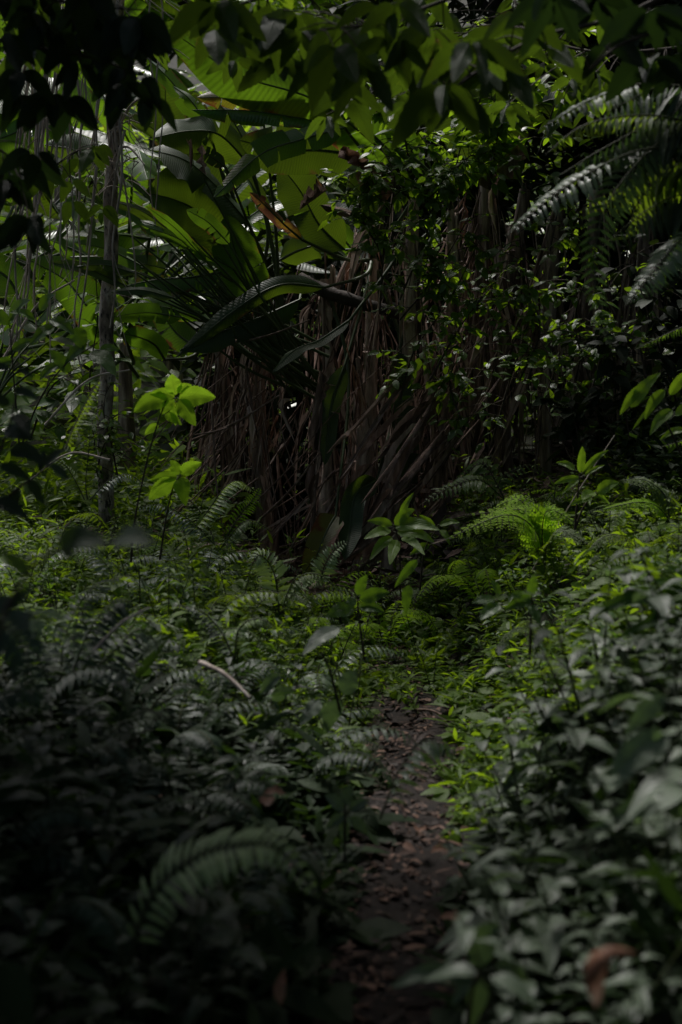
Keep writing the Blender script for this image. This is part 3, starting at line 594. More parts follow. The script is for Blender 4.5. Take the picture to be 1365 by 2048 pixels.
# canopy trees round the viewpoint and behind (trunks stand outside the view)
SH = [
 ((-2.6, 2.2), 4.6, 2.6, 'dark canopy tree standing left of the path near the viewer', 1900),
 ((3.6, 2.4), 4.8, 2.2, 'dark canopy tree standing right of the path near the viewer', 2600),
 ((0.2, -2.2), 5.0, 3.0, 'canopy tree behind the viewer roofing the path', 2600),
 ((3.4, 6.6), 4.6, 2.2, 'dense tree on the right bank above the hanging ferns', 2600),
 ((-3.6, 5.8), 4.7, 2.1, 'dense tree on the left bank beyond the ferns', 2000),
 ((3.6, 9.6), 4.4, 2.0, 'dark tree behind the right bank at the end of the thicket', 2400),
 ((1.3, 12.2), 5.0, 1.9, 'shady tree standing right behind the thicket', 2400),
]
SH += [
 ((2.6, 7.4), 5.0, 1.9, 'unseen tree on the right bank added to shade the hanging ferns', 2600),
 ((-2.1, 2.4), 1.9, 1.15, 'unseen low bush at the left added to shade the near ferns', 900), ((-2.0, 4.0), 3.0, 1.2, 'unseen young tree at the left added to shade the near ferns', 700),
 ((2.3, 10.6), 2.6, 1.3, 'bushy tree added to darken the hollow at the right end of the thicket', 4200), ((3.4, 8.6), 2.2, 1.3, 'bushy tree added as dark backing behind the hanging fern', 3600), ((3.1, 12.6), 3.6, 1.9, 'bushy tree added as dark backing above the right end of the thicket', 3600),

 ((-4.6, -1.6), 3.2, 2.6, 'unseen leafy tree behind the viewer to the left, added to block light', 2600), ((4.6, -1.4), 3.2, 2.6, 'unseen leafy tree behind the viewer to the right, added to block light', 2600),
 ((-2.2, -5.6), 2.8, 2.8, 'unseen low leafy tree closing the path behind the viewer, added to block light', 3000), ((2.6, -5.4), 3.0, 2.8, 'unseen low leafy tree behind the viewer on the right bank, added to block light', 3000),
 ((0.2, -6.8), 4.6, 3.0, 'unseen tall leafy tree far behind the viewer, added to block light', 2600), ((-5.2, 3.2), 2.8, 2.2, 'unseen low bushy tree on the left bank, added to block light', 2400), ((5.2, 3.4), 2.8, 2.2, 'unseen low bushy tree on the right bank, added to block light', 2400),
]
for (x, y), h, r, lab, nl in SH: canopy_tree((x, y, gzf(x, y)), h, r, lab, nl, lf=.34 if h > 2.7 else .2, mats=('darkbark', 'shade' if x > 1.5 and y > 5 else 'covershade'))
def bush(x, y, rx, ry, z0, z1, n, lab, mat='shade', lf=.2):  # dark foliage added where deep shade lies behind the thicket
    org = Vector((x, y, gzf(x, y))); root = thing('bush', org, lab, 'bush'); st = MB(); o = np.array(org)
    for k in range(9):
        a = U(0, 6.28); e = o + np.array([math.cos(a) * rx * U(.2, .8), math.sin(a) * ry * U(.2, .8), z0 + (z1 - z0) * U(.5, .95)]); tube(st, [o - np.array([0, 0, .05]), (o + e) / 2 + np.array([0, 0, .2]), e], .022, .006, n=12, sides=6, rough=.2)
    st.build('stem', M['darkbark'], root, org); p = rdir(n) * (rng.random((n, 1)) ** .25); P = o + p * np.array([rx, ry, (z1 - z0) / 2]) + np.array([0, 0, (z0 + z1) / 2]); P = P + .12 * rng.normal(0, 1, P.shape)
    c = MB(); LL = lf * rng.uniform(.5, 1.2, n); leaves(c, P, rdir(n, -.8, .2), np.array([0, -.3, 1.]) + rng.normal(0, .5, (n, 3)), LL, LL * .42); c.build('crown', M[mat], root, org)
for a_ in [(1.9, 11.6, 1.0, .7, .0, 4.6, 3600, 'tall bush added as dark backing behind the right end of the thicket'), (3.1, 10.9, 1.1, .7, .0, 4.8, 3800, 'tall bush added as dark backing behind the lower hanging fronds'), (4.2, 9.9, 1.1, .8, .0, 4.6, 3400, 'tall bush added as dark backing at the right edge beyond the bank'), (2.7, 9.6, .5, .4, .0, 1.5, 900, 'low bush added to blacken the hollow at the right end of the thicket'), (.5, 12.4, .9, .6, 1.0, 5.0, 2400, 'bush added as dark backing behind the middle of the thicket'), (-.5, 11.1, .75, .35, .0, 2.5, 2200, 'low bush added to darken the gaps behind the left stems of the thicket'), (.7, 11.0, .7, .35, .0, 2.9, 2200, 'low bush added to darken the gaps behind the middle stems of the thicket')]: bush(*a_)
canopy_tree((-3.5, 4.4, gzf(-3.5, 4.4)), 4.8, 1.4, 'unseen tree at the left leaning over the path, added to shade it', 3000, lf=.3, lean=(1.9, 1.3))  # unseen crown added to keep sun off the foreground
# trees up the slope, in the gaps
for k, (x, y, h, lab) in enumerate([(-5.5, 19, 3.2, 'leafy tree on the slope at the far left gap'), (-2.6, 20, 3.4, 'leafy tree on the slope above the hanging vines'), (.2, 21, 3.6, 'leafy tree on the slope behind the thicket centre'), (3.2, 20, 3.4, 'leafy tree on the slope behind the shrub'), (6.2, 19, 3.3, 'leafy tree on the slope behind the right ferns')]):
    canopy_tree((x, y, gzf(x, y)), h, 2.1, lab, 2300, lf=.30, mats=('darkbark', 'far'), group='trees on the slope')
# far foliage mass on the slope
mb = MB(); n = 26000; x = rng.uniform(-9, 9, n); y = rng.uniform(12.2, 27, n) ; P = np.stack([x, y, gz(x, y) + np.abs(rng.normal(0, .55, n)) + .3 * nse(x * .8, y * .8)], -1)
N = np.array([0, -.5, 1.]) + rng.normal(0, .45, (n, 3)); LL = rng.uniform(.12, .34, n) ; leaves(mb, P, rdir(n, -.5, .35), N, LL, LL * .5)
tag(mb.build('slope_vegetation', M['far']), 'mass of sunlit leaves covering the slope behind the thicket', 'vegetation', kind='stuff')

# ------------------------------------------------------------------ overhanging branches (limbs of near trees, trunks outside the view)
def over_branch(root, org, pts, Y, r, clusters, L, mat, n_per=4, wr=.42, serr=.12, droop=.7, bl=None, hang=None):
    bb = MB(); P3 = [at(a, b, q) for (a, b), q in zip(pts, np.linspace(Y[0], Y[1], len(pts)))]; C = curve(P3, 40)
    tube(bb, P3, r, r * .3, n=30, sides=7, rough=.12)
    lf = MB()
    for ci_, (cx, cyy, dY) in enumerate(clusters):
        c = np.array(at(cx, cyy, (Y[0] + Y[1]) / 2 + dY)); near = C[np.argmin(np.linalg.norm(C - c, axis=1))]
        tube(bb, [near, (near + c) / 2 + np.array([0, 0, .02]), c], .0035, .002, n=7, sides=5)
        k = random.choice([n_per - 1, n_per, n_per + 1]); a0 = U(0, 6.28)
        for q in range(k):
            a = a0 + q * 6.283 / k * .8 + U(-.3, .3); d = np.array([math.cos(a), math.sin(a) * .7, -droop * U(.5, 1.3)]); d = d / np.linalg.norm(d); ll = L * U(.7, 1.15)
            s = c + d * .015; tip = c + d * ll + np.array([0, 0, -.12 * ll])
            blade(lf, [s, (s + tip) / 2 + np.array([0, 0, .07 * ll]), tip], (U(-.3, .3), U(.3, 1.4), U(.2, .9)), ll * wr * U(.85, 1.15), 'ovate', n=17, m=3, fold=U(.05, .4), ruffle=.05, serr=serr)
    o = bb.build('branch', M['twig'], root, org); lfo = lf.build('foliage', M[mat], o, org)
    if bl: o['label'] = bl
    return o
# tree A: right side, broad toothed leaves across the top centre and right
bs = Vector((2.3, 5.2, gzf(2.3, 5.2))); rootA = thing('overhanging_tree', bs, 'tree at the right reaching over the path with broad toothed translucent leaves', 'tree')
mb = MB(); tube(mb, [bs - Vector((0, 0, .1)), bs + Vector((.05, .1, 2)), bs + Vector((-.1, .1, 4.6))], .07, .04, n=24, sides=10, rough=.12); mb.build('trunk', M['darkbark'], rootA, bs)
def cl(x0, x1, y0, y1, n, d=.5): return [(U(x0, x1), U(y0, y1), U(-d, d)) for _ in range(n)]
over_branch(rootA, bs, [(1420, -60), (1250, 30), (1080, 75), (960, 140), (880, 200)], (5.2, 4.9), .012, [(890, 165, -.2), (905, 190, .1), (960, 110, .1), (1000, 60, .3), (1040, 20, -.2), (850, 120, .2), (1090, 90, .2), (1010, 140, .3)] + cl(860, 1120, 40, 180, 3), .23, 'over', 4, .40)
over_branch(rootA, bs, [(1400, -160), (1150, -70), (950, -20), (780, 40), (640, 60)], (5.4, 5.0), .012, [(730, 130, -.3), (790, 60, .2), (680, 50, .1), (600, 60, .2), (560, 20, .3), (650, 110, .2), (760, 10, -.2), (850, -10, .1)] + cl(560, 900, -30, 110, 6), .22, 'over', 4, .40)
over_branch(rootA, bs, [(1420, 40), (1330, 60), (1240, 90), (1180, 140)], (5.0, 4.7), .010, cl(1150, 1400, -10, 130, 7) + cl(1080, 1390, -40, 60, 4), .2, 'overshade', 4, .42)
over_branch(rootA, bs, [(1000, -300), (760, -120), (560, -20), (420, 30), (380, 60)], (5.8, 5.6), .010, [(430, 55, -.1), (400, 40, .2), (470, 30, .1), (520, 70, .2), (690, 180, .1), (560, 120, .3)] + cl(380, 620, -20, 60, 6), .20, 'over', 4, .48)
over_branch(rootA, bs, [(1420, 90), (1200, 105), (1060, 60), (1020, -30)], (6.8, 7.4), .010, cl(640, 1360, -20, 240, 60, .8), .13, 'over', 4, .42)
# tree B: left side, smooth oval leaves in the shade-darkened colour
bs = Vector((-2.2, 5.3, gzf(-2.2, 5.3))); rootB = thing('overhanging_tree', bs, 'tree at the left whose near oval leaves, coloured dark as in shade, hang in front of the vines', 'tree')
mb = MB(); tube(mb, [bs - Vector((0, 0, .1)), bs + Vector((.05, .1, 2)), bs + Vector((.1, .1, 4.4))], .07, .04, n=24, sides=10, rough=.12); mb.build('trunk', M['darkbark'], rootB, bs)
over_branch(rootB, bs, [(-80, 60), (40, 90), (160, 110), (290, 150)], (5.2, 5.4), .010, [(40, 180, 0), (100, 185, 0), (130, 190, .1), (280, 150, .1), (250, 160, 0), (300, 190, .1), (160, 120, 0), (200, 60, 0)] + cl(-20, 250, 0, 160, 8, .3), .16, 'overshade', 4, .48, 0.0, 1.1)
over_branch(rootB, bs, [(-80, -60), (40, -20), (160, 10), (290, 20)], (5.0, 5.4), .010, cl(-20, 300, -40, 70, 9, .3), .17, 'overshade', 4, .48, 0.0, .9)
over_branch(rootB, bs, [(-80, 260), (0, 300), (60, 350), (90, 400)], (5.2, 5.6), .007, cl(-20, 130, 290, 470, 8, .3), .15, 'overshade', 4, .45, 0.0, .8)
over_branch(rootB, bs, [(-80, 20), (120, -60), (280, -40), (400, 20)], (6.6, 7.6), .010, cl(0, 520, -20, 130, 15, .6), .15, 'over', 4, .42, 0.0, .8)
over_branch(rootB, bs, [(-60, 330), (30, 360), (110, 330), (160, 300)], (7.4, 7.8), .007, cl(0, 210, 280, 440, 12, .4), .15, 'over', 3, .45, 0.0, .8)

# ------------------------------------------------------------------ hanging vines
vl = 'thin woody vine hanging in the tangle left of the slender trunk'
for k in range(34):
    px = U(60, 260); e = U(250, 760); Y = U(8.2, 9.4); P = []; q = px
    y0 = -120; dr_ = U(-20, 12)
    while y0 < e:
        P.append(at(q, y0, Y)); y0 += U(60, 110); q += dr_ * .7 + U(-16, 13)
    P.append(at(q, e, Y)); mb = MB(); tube(mb, P, U(.004, .013), .005, n=max(14, len(P) * 5), sides=5, rough=.55)
    for z in range(3):
        s1 = P[random.randrange(1, len(P))]; e1 = s1 + Vector((U(-.15, .15), U(-.05, .05), -U(.1, .4))); tube(mb, [s1, (s1 + e1) / 2 + Vector((U(-.05, .05), 0, 0)), e1], .003, .002, n=6, sides=4, rough=.4)
    tag(mb.build('hanging_vine', M['vine'], None, P[0]), vl, 'vine', 'vines left of the slender trunk')
for k, (px, lab) in enumerate([(305, 'thin knotty vine hanging close right of the slender trunk'), (318, 'long beaded vine reaching lower right of the slender trunk')]):
    P = [at(px + U(-8, 8), y0, 8.9) for y0 in range(-120, 480 + k * 100, 70)]; mb = MB(); tube(mb, P, .007, .004, n=50, sides=5, rough=.5)
    tag(mb.build('hanging_vine', M['vine'], None, P[0]), lab, 'vine')
# leaning poles / branches low left
for k, (a, b, lab) in enumerate([((0, 730), (150, 560), 'thin pale branch leaning up right at the left edge'), ((20, 690), (60, 600), 'short pale bent branch at the left edge'), ((220, 920), (60, 960), 'arching dry stem low behind the sapling'), ((90, 850), (260, 740), 'dark thin branch slanting in front of the slender trunk'), ((250, 260), (215, 500), 'pale zigzag branch hanging beside the slender trunk')]):
    A = at(*a, 8.5); B = at(*b, 8.6); mb = MB(); tube(mb, [A, (A + B) / 2 + Vector((0, 0, .1)), B], .009, .005, n=16, sides=6, rough=.4)
    tag(mb.build('dry_branch', M['vine'], None, A), lab, 'branch')

# ------------------------------------------------------------------ climbing shrubs on the right half of the thicket
def climber(label, spots, Y, L=.085, mat='small', n_l=9):
    org = Vector(at(spots[0][0][0], spots[0][0][1], Y)); root = thing('climbing_shrub', org, label, 'shrub', 'climbing shrubs on the thicket'); st = MB(); lf = MB()
    for pts in spots:
        P3 = [at(a, b, Y + U(-.12, .12)) for a, b in pts]; C = curve(P3, 30); tube(st, P3, .007, .003, n=24, sides=5, rough=.3)
        for q in range(len(pts) * 7):
            s = C[rng.integers(3, 30)]; e = s + np.array([U(-.28, .28), U(-.22, .12), U(-.2, .12)]); tube(st, [s, (s + e) / 2 + np.array([0, 0, .03]), e], .0028, .0015, n=5, sides=4)
            c2 = curve([s, (s + e) / 2 + np.array([0, 0, .03]), e], 8); k = n_l; idx = rng.integers(1, 8, k)
            D = rdir(k, -.45, .15); D = D + nrm(e - s) * .6; N = np.array([0, -.25, 1.]) + rng.normal(0, .3, (k, 3)); LL = L * rng.uniform(.5, 1.25, k); leaves(lf, c2[idx], D, N, LL, LL * .52, True)
    st.build('stem', M['twig'], root, org); lf.build('foliage', M[mat], root, org); return root
climber('climbing shrub with small shiny leaves draping the top of the thicket', [[(760, 620), (770, 480), (790, 360), (760, 290)], [(800, 600), (860, 450), (880, 340), (840, 270)], [(840, 420), (920, 330), (960, 300)], [(760, 500), (720, 420), (745, 340)]], 8.9)
climber('climbing shrub with small dark leaves over the middle of the brown stems', [[(800, 800), (830, 700), (900, 600), (960, 480)], [(860, 760), (930, 640), (1010, 540)], [(800, 640), (850, 580), (890, 520), (940, 430)]], 8.95, .08, 'small', 8)
climber('climbing shrub with sparse leaves at the shaded right end of the thicket', [[(980, 900), (1020, 760), (1060, 620), (1040, 480)], [(1080, 820), (1120, 700), (1110, 560)], [(930, 860), (900, 760), (940, 680)], [(1150, 860), (1200, 720), (1190, 600)]], 8.9, .085, 'small', 6)
climber('climbing shrub of larger leaves high up under the toothed branches', [[(900, 420), (920, 300), (960, 200), (1000, 120)], [(980, 380), (1000, 260), (1060, 160)], [(1080, 300), (1120, 180), (1160, 80)], [(820, 330), (800, 240), (760, 200)]], 9.1, .13, 'small', 6)
climber('leafy climber with rounded leaves between vines and slender trunk', [[(190, 900), (180, 760), (195, 640), (190, 520)], [(60, 880), (100, 780), (150, 740)], [(180, 480), (170, 400), (200, 330)]], 9.3, .17, 'banana', 2)
climber('climbing shrub with scattered glossy leaves hanging before the dark wall at the right', [[(1180, 760), (1150, 640), (1180, 520), (1150, 400)], [(1300, 800), (1280, 660), (1310, 540)], [(1100, 500), (1130, 380), (1200, 300)], [(1040, 760), (1080, 660), (1050, 560)]], 8.8, .085, 'small', 5)
climber('small leaved creeper clinging to the foot of the slender trunk', [[(235, 950), (222, 880), (208, 820), (222, 740)], [(190, 960), (205, 900), (228, 850)]], 8.93, .055, 'small', 5)
climber('dark leafy shrub filling the shade behind the right bank', [[(1380, 900), (1340, 760), (1300, 640), (1260, 500)], [(1260, 880), (1240, 760), (1200, 640)], [(1160, 900), (1140, 780)]], 8.2, .12, 'shade', 5)

# ------------------------------------------------------------------ ferns
def frond(root, org, P3, plen, n=22, mat='fern', w=.22, droop=.35, up=(0, -.3, 1), bi=False, label=None, r=.004, bare=.12):
    mb = MB(); C = curve(P3, n + 2); T, S, N = frames(C, up); tube(mb, P3, r, r * .35, n=n, sides=5, mat=1)
    i0 = int(n * bare)
    for sd in (-1, 1):
        idx = np.arange(i0, n + 1); v = (idx - i0) / (n - i0); sh = np.clip(np.minimum(1.0, .55 + v * 2.2) * (1 - v) ** .62 + .04, .04, 1)
        ll = plen * sh * rng.uniform(.88, 1.08, len(idx)); D = S[idx] * sd + T[idx] * .38 - N[idx] * droop + rng.normal(0, .07, (len(idx), 3)); D = nrm(D)
        if not bi:
            for k, ii in enumerate(idx):
                c = C[ii]; d = D[k]; l = ll[k]; e = c + d * l - np.array([0, 0, .15 * l])
                blade(mb, [c, c + d * l * .5 + N[ii] * l * .03, e], N[ii] + T[ii] * .25 + rng.normal(0, .12, 3), max(l * w, .010), 'lance', n=7, m=1, fold=.15, serr=.25)
        else:
            for k, ii in enumerate(idx):
                c = C[ii]; d = D[k]; l = ll[k]; m_ = max(5, int(l / .014)); t = np.linspace(.08, 1, m_); s2 = nrm(np.cross(d, N[ii]))
                for s3 in (-1, 1):
                    P = c + d[None] * (t * l)[:, None] - np.array([0, 0, .12 * l])[None] * (t ** 2)[:, None]; DD = s2 * s3 + d * .45; LL = l * .34 * (1 - t) ** .7 + .008
                    leaves(mb, P, np.broadcast_to(DD, P.shape) + rng.normal(0, .08, P.shape), np.broadcast_to(N[ii], P.shape), LL, np.maximum(LL * .5, .008))
                tube(mb, [c, c + d * l - np.array([0, 0, .12 * l])], .0015, .0008, n=4, sides=3, mat=1)
    o = mb.build('frond', [M[mat], M['gstem']], root, org)
    if label: o['label'] = label
    return o
def fern_px(label, fronds, Y, group=None):
    """fronds: (pts px, plen px, mat, kw, dY)"""
    p0 = fronds[0][0][0]; org = Vector(at(*p0, Y)); root = thing('fern', org, label, 'fern', group)
    for (pts, pl, mat, kw, dY) in fronds:
        P3 = [at(a, b, q) for (a, b), q in zip(pts, np.linspace(Y, Y + dY, len(pts)))]
        frond(root, org, P3, pl / FPX * Y, mat=mat, **kw)
    return root
K = dict
# hanging fern at right
fern_px('large fern whose shining fronds hang from the right side over the thicket', [
    ([(1420, 130), (1290, 165), (1180, 200), (1070, 265)], 55, 'fernsheen', K(n=30, droop=.35, up=(0, -.35, 1), bare=.4), -.2),
    ([(1420, 250), (1290, 230), (1170, 250), (1090, 310)], 60, 'fern', K(n=26, droop=.9), -.1),
    ([(1420, 300), (1280, 300), (1130, 375), (1012, 472)], 68, 'fernsheen', K(n=32, droop=.3, up=(0, -.45, 1), bare=.5), -.2),
    ([(1420, 220), (1300, 300), (1210, 420), (1190, 560), (1225, 710)], 60, 'fernshade', K(n=34, droop=.3, up=(-.2, -1, .4)), -.2),
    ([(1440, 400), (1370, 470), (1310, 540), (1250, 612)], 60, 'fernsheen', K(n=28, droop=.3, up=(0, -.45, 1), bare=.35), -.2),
    ([(1420, 180), (1330, 260), (1260, 350), (1230, 460)], 90, 'fernshade', K(n=28, droop=.8, up=(0, -.5, 1)), .1),
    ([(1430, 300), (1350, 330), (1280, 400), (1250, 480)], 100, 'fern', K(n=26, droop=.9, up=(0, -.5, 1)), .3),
    ([(1430, 160), (1330, 200), (1230, 300), (1130, 400)], 90, 'fernshade', K(n=26, droop=.9, up=(0, -.4, 1)), .4),
    ([(1430, 420), (1380, 450), (1330, 520), (1300, 600)], 80, 'fernshade', K(n=24, droop=.8, up=(0, -.4, 1)), .3),
    ([(1440, 260), (1330, 240), (1220, 290), (1120, 350)], 120, 'fernshade', K(n=24, droop=1.3, w=.16, up=(0, -.2, 1)), .0),
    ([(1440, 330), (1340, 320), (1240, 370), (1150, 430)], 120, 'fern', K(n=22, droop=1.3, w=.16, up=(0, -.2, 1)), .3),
    ([(1440, 400), (1360, 390), (1280, 430), (1200, 500)], 110, 'fernshade', K(n=22, droop=1.3, w=.16, up=(0, -.2, 1)), .1),
    ([(1440, 200), (1340, 170), (1240, 210), (1160, 260)], 110, 'fernshade', K(n=22, droop=1.2, w=.18, up=(0, -.2, 1)), .2)], 5.4)
fern_px('fern with narrow yellow green fronds at the right edge below the hanging fern', [
    ([(1440, 640), (1380, 650), (1330, 670), (1270, 700)], 22, 'fernbright', K(n=26, droop=.7), 0), ([(1440, 860), (1400, 870), (1370, 880), (1320, 895)], 24, 'fernbright', K(n=20, droop=.6), 0)], 6.5)
fern_px('bright yellow green lacy fern on the right bank', [
    ([(1090, 1130), (1070, 1060), (1010, 1030), (890, 1080)], 62, 'fernbright', K(n=24, bi=True, droop=.15, up=(0, -.6, 1)), -.3),
    ([(1090, 1130), (1080, 1060), (1060, 1020), (930, 1030)], 55, 'fernbright', K(n=22, bi=True, droop=.1, up=(0, -.7, 1)), .0),
    ([(1090, 1130), (1085, 1060), (1100, 1020), (1160, 1050)], 50, 'fernbright', K(n=20, bi=True, droop=.1, up=(0, -.7, 1)), -.1),
    ([(1090, 1130), (1075, 1070), (1040, 1000), (980, 1020)], 50, 'fernbright', K(n=20, bi=True, droop=.1, up=(0, -.7, 1)), .2),
    ([(1090, 1130), (1095, 1090), (1120, 1060), (1180, 1090)], 45, 'fern', K(n=20, bi=True, droop=.1, up=(0, -.7, 1)), -.3)], 7.3)
fern_px('bright fern in front of the shade at the right edge of the bank', [
    ([(1340, 1040), (1310, 1010), (1270, 1005), (1200, 1020)], 34, 'fernbright', K(n=24, bi=True, droop=.2, up=(0, -.6, 1)), -.1), ([(1340, 1040), (1330, 990), (1290, 960), (1240, 960)], 40, 'fern', K(n=22, bi=True, droop=.2), .1)], 7.0)
fern_px('mid green fern arching left behind the bright lacy fern', [
    ([(1010, 1000), (960, 960), (900, 975), (840, 1010)], 40, 'fern', K(n=20, droop=.2, w=.3, up=(0, -.6, 1)), -.2), ([(1010, 1000), (970, 930), (930, 950), (880, 1000)], 42, 'fern', K(n=20, droop=.2, w=.3, up=(0, -.6, 1)), .1),
    ([(1010, 1000), (1000, 960), (1060, 930), (1120, 960)], 32, 'fern', K(n=20, droop=.3, up=(0, -.6, 1)), .1)], 8.0)
fern_px('fern with a long pale shining arched frond left of the thicket', [
    ([(350, 1100), (410, 1030), (450, 975), (480, 962), (510, 985)], 46, 'fernlit', K(n=34, droop=.7, up=(-.3, -.1, 1)), .2),
    ([(450, 1080), (480, 1030), (505, 1000), (524, 972)], 26, 'fernbright', K(n=20, droop=-.05, up=(0, -1, .3)), .1),
    ([(430, 1090), (420, 1060), (380, 1000), (300, 980)], 36, 'fern', K(n=24, droop=.5), .2), ([(430, 1090), (380, 1040), (320, 1010), (260, 1020)], 36, 'fernsheen', K(n=24, droop=.6), .0),
    ([(440, 1100), (470, 1060), (500, 1040), (540, 1060)], 34, 'fern', K(n=22, droop=.6), -.1)], 7.8)
fern_px('upright ladder leaved fern at the foot of the slender trunk', [
    ([(175, 1000), (172, 960), (178, 900), (180, 850)], 26, 'fern', K(n=18, droop=0, w=.24, up=(0, -1, 0)), 0), ([(170, 1000), (150, 960), (130, 930), (90, 910)], 30, 'fern', K(n=18, droop=.3), 0), ([(180, 1000), (220, 960), (260, 950), (300, 980)], 30, 'fernsheen', K(n=18, droop=.4), 0)], 8.0)
fern_px('blurred hanging fern frond before the slender trunk', [([(130, 900), (150, 850), (175, 800), (205, 750)], 52, 'fern', K(n=20, droop=.9, w=.24, up=(-.5, 0, 1)), .2)], 5.8)
fern_px('small pale fern frond in front of the fallen yellowing leaf', [([(640, 1170), (650, 1130), (670, 1100), (700, 1080)], 36, 'fernlit', K(n=16, droop=-.1, w=.3, up=(0, -.7, .7)), 0)], 8.2)
fern_px('low fern with drooping pale fronds right in the middle of the undergrowth', [
    ([(560, 1230), (550, 1150), (520, 1110), (495, 1150)], 50, 'fernlit', K(n=20, droop=.3, up=(0, -.7, .7)), -.1), ([(560, 1230), (590, 1160), (640, 1150), (700, 1200)], 44, 'fern', K(n=20, droop=.4), -.1), ([(560, 1230), (610, 1160), (670, 1170), (740, 1190)], 34, 'fernlit', K(n=20, droop=.5), .2)], 6.9)
fern_px('fern with a thin grey frond arching above the dark leaf litter', [
    ([(470, 1320), (480, 1255), (530, 1240), (595, 1300)], 28, 'fernlit', K(n=26, droop=.5), 0), ([(470, 1320), (440, 1260), (400, 1220), (350, 1210)], 40, 'fernshade', K(n=24, droop=.5), 0)], 5.4)
# left foreground ferns, mostly in the shade-darkened leaf colour
fern_px('big grey green blurred fern drooping at the left edge', [
    ([(-60, 1330), (20, 1250), (100, 1240), (195, 1330)], 80, 'fernlit', K(n=24, droop=.2, w=.22, up=(0, -.5, 1)), -.1), ([(-120, 1200), (-20, 1230), (50, 1300), (70, 1440)], 85, 'fernshade', K(n=24, droop=.3, w=.28, up=(0, -1, .6)), -.2),
    ([(-100, 1500), (-20, 1400), (60, 1380), (110, 1420)], 70, 'fernshade', K(n=22, droop=.5, w=.28), 0)], 3.6)
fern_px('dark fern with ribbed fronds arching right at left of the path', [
    ([(120, 1420), (180, 1260), (250, 1200), (340, 1290)], 75, 'fernshade', K(n=26, droop=.6, w=.22), 0), ([(120, 1420), (220, 1310), (290, 1260), (350, 1370)], 70, 'fernshade', K(n=26, droop=.7, w=.22), .2), ([(120, 1420), (130, 1280), (180, 1180), (260, 1150)], 70, 'fernshade', K(n=26, droop=.6, w=.22), .3),
    ([(120, 1420), (60, 1280), (0, 1220), (-60, 1210)], 70, 'fernshade', K(n=26, droop=.6, w=.22), .2)], 4.6)
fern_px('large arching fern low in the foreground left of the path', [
    ([(250, 1960), (300, 1800), (390, 1715), (480, 1690), (560, 1700), (650, 1810)], 110, 'fernlit', K(n=30, droop=.12, w=.19, up=(-.1, -.55, 1), r=.006), -.1),
    ([(250, 1960), (230, 1850), (160, 1800), (60, 1840)], 70, 'fernshade', K(n=26, droop=.5, w=.24), 0)], 3.1)
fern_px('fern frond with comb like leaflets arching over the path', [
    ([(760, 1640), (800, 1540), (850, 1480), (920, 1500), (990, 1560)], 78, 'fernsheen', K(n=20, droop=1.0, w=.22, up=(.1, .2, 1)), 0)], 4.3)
fern_px('small fern in the dark undergrowth left of the path bend', [([(300, 1420), (340, 1375), (380, 1370), (420, 1390)], 26, 'fernshade', K(n=18, droop=.4), 0), ([(300, 1420), (360, 1390), (400, 1410), (430, 1450)], 26, 'fernshade', K(n=18, droop=.4), 0)], 4.8)
fern_px('dim fern in the deep shade at left below the drooping fern', [([(0, 1720), (60, 1640), (130, 1620), (200, 1650)], 60, 'fernshade', K(n=22, droop=.5), 0), ([(0, 1720), (80, 1700), (150, 1720), (200, 1790)], 60, 'fernshade', K(n=22, droop=.5), 0)], 3.5)

def fern_proto(nf, L, mat, bi=False):
    root = thing('fern', (0, 0, 0), '', 'fern')
    for k in range(nf):
        a = k * 6.283 / nf + U(-.3, .3); l = L * U(.75, 1.15); d = np.array([math.cos(a), math.sin(a), 0]); hh = U(.45, .75)
        P = [np.zeros(3), d * l * .3 + np.array([0, 0, l * hh * .75]), d * l * .7 + np.array([0, 0, l * hh * .85]), d * l + np.array([0, 0, l * hh * .45])]
        frond(root, Vector((0, 0, 0)), P, L * .24, n=22, mat=mat, droop=U(.15, .5), up=(0, 0, 1), bi=bi, w=.26, r=.003)
    return root
def fern_scatter(protos_, sp, lab, group):
    for k, (x, y, sc) in enumerate(sp):
        p = protos_[k % len(protos_)]; loc = (x, y, gzf(x, y) - .01)
        if not p.get('placed'): p['placed'] = 1; p.location = loc; p.scale = (sc,) * 3; p['label'] = lab; p['group'] = group
        else: copy_tree(p, loc, U(0, 6.28), sc, lab, group, (U(-.1, .1), U(-.1, .1)))
def spots(n, y0, y1, d0, d1, s0=.8, s1=1.2, side=1, gap=.1):
    out = []; tries = 0
    while len(out) < n and tries < n * 60:
        tries += 1; y = U(y0, y1); x = float(pathx(y)) + side * U(d0, d1)
        if all((x - a) ** 2 + (y - b) ** 2 > gap * gap for a, b, _ in out): out.append((x, y, U(s0, s1)))
    return out
fern_scatter([fern_proto(6, .5, 'fernshade'), fern_proto(5, .42, 'fernshade')], spots(13, 3.8, 5.8, .36, 1.5, .8, 1.15, -1, .33), 'dark fern in the shaded undergrowth left of the path', 'dark ferns left of the path')
fern_scatter([fern_proto(6, .5, 'fern'), fern_proto(5, .45, 'fernsheen')], spots(14, 5.6, 8.6, .35, 2.1, .7, 1.15, -1, .4), 'green fern in the lit undergrowth between path and slender trunk', 'green ferns before the thicket')
fern_scatter([fern_proto(6, .46, 'fernbright'), fern_proto(6, .46, 'fern')], spots(9, 7.4, 9.0, -.5, 1.4, .8, 1.15, 1, .4), 'feathery fern spreading before the foot of the thicket', 'ferns at the foot of the thicket')
fern_scatter([fern_proto(5, .42, 'fern', True), fern_proto(6, .4, 'fern')], spots(12, 5.2, 8.6, .6, 2.0, .7, 1.1, 1, .4), 'green fern in the ground cover of the right bank', 'green ferns on the right bank')

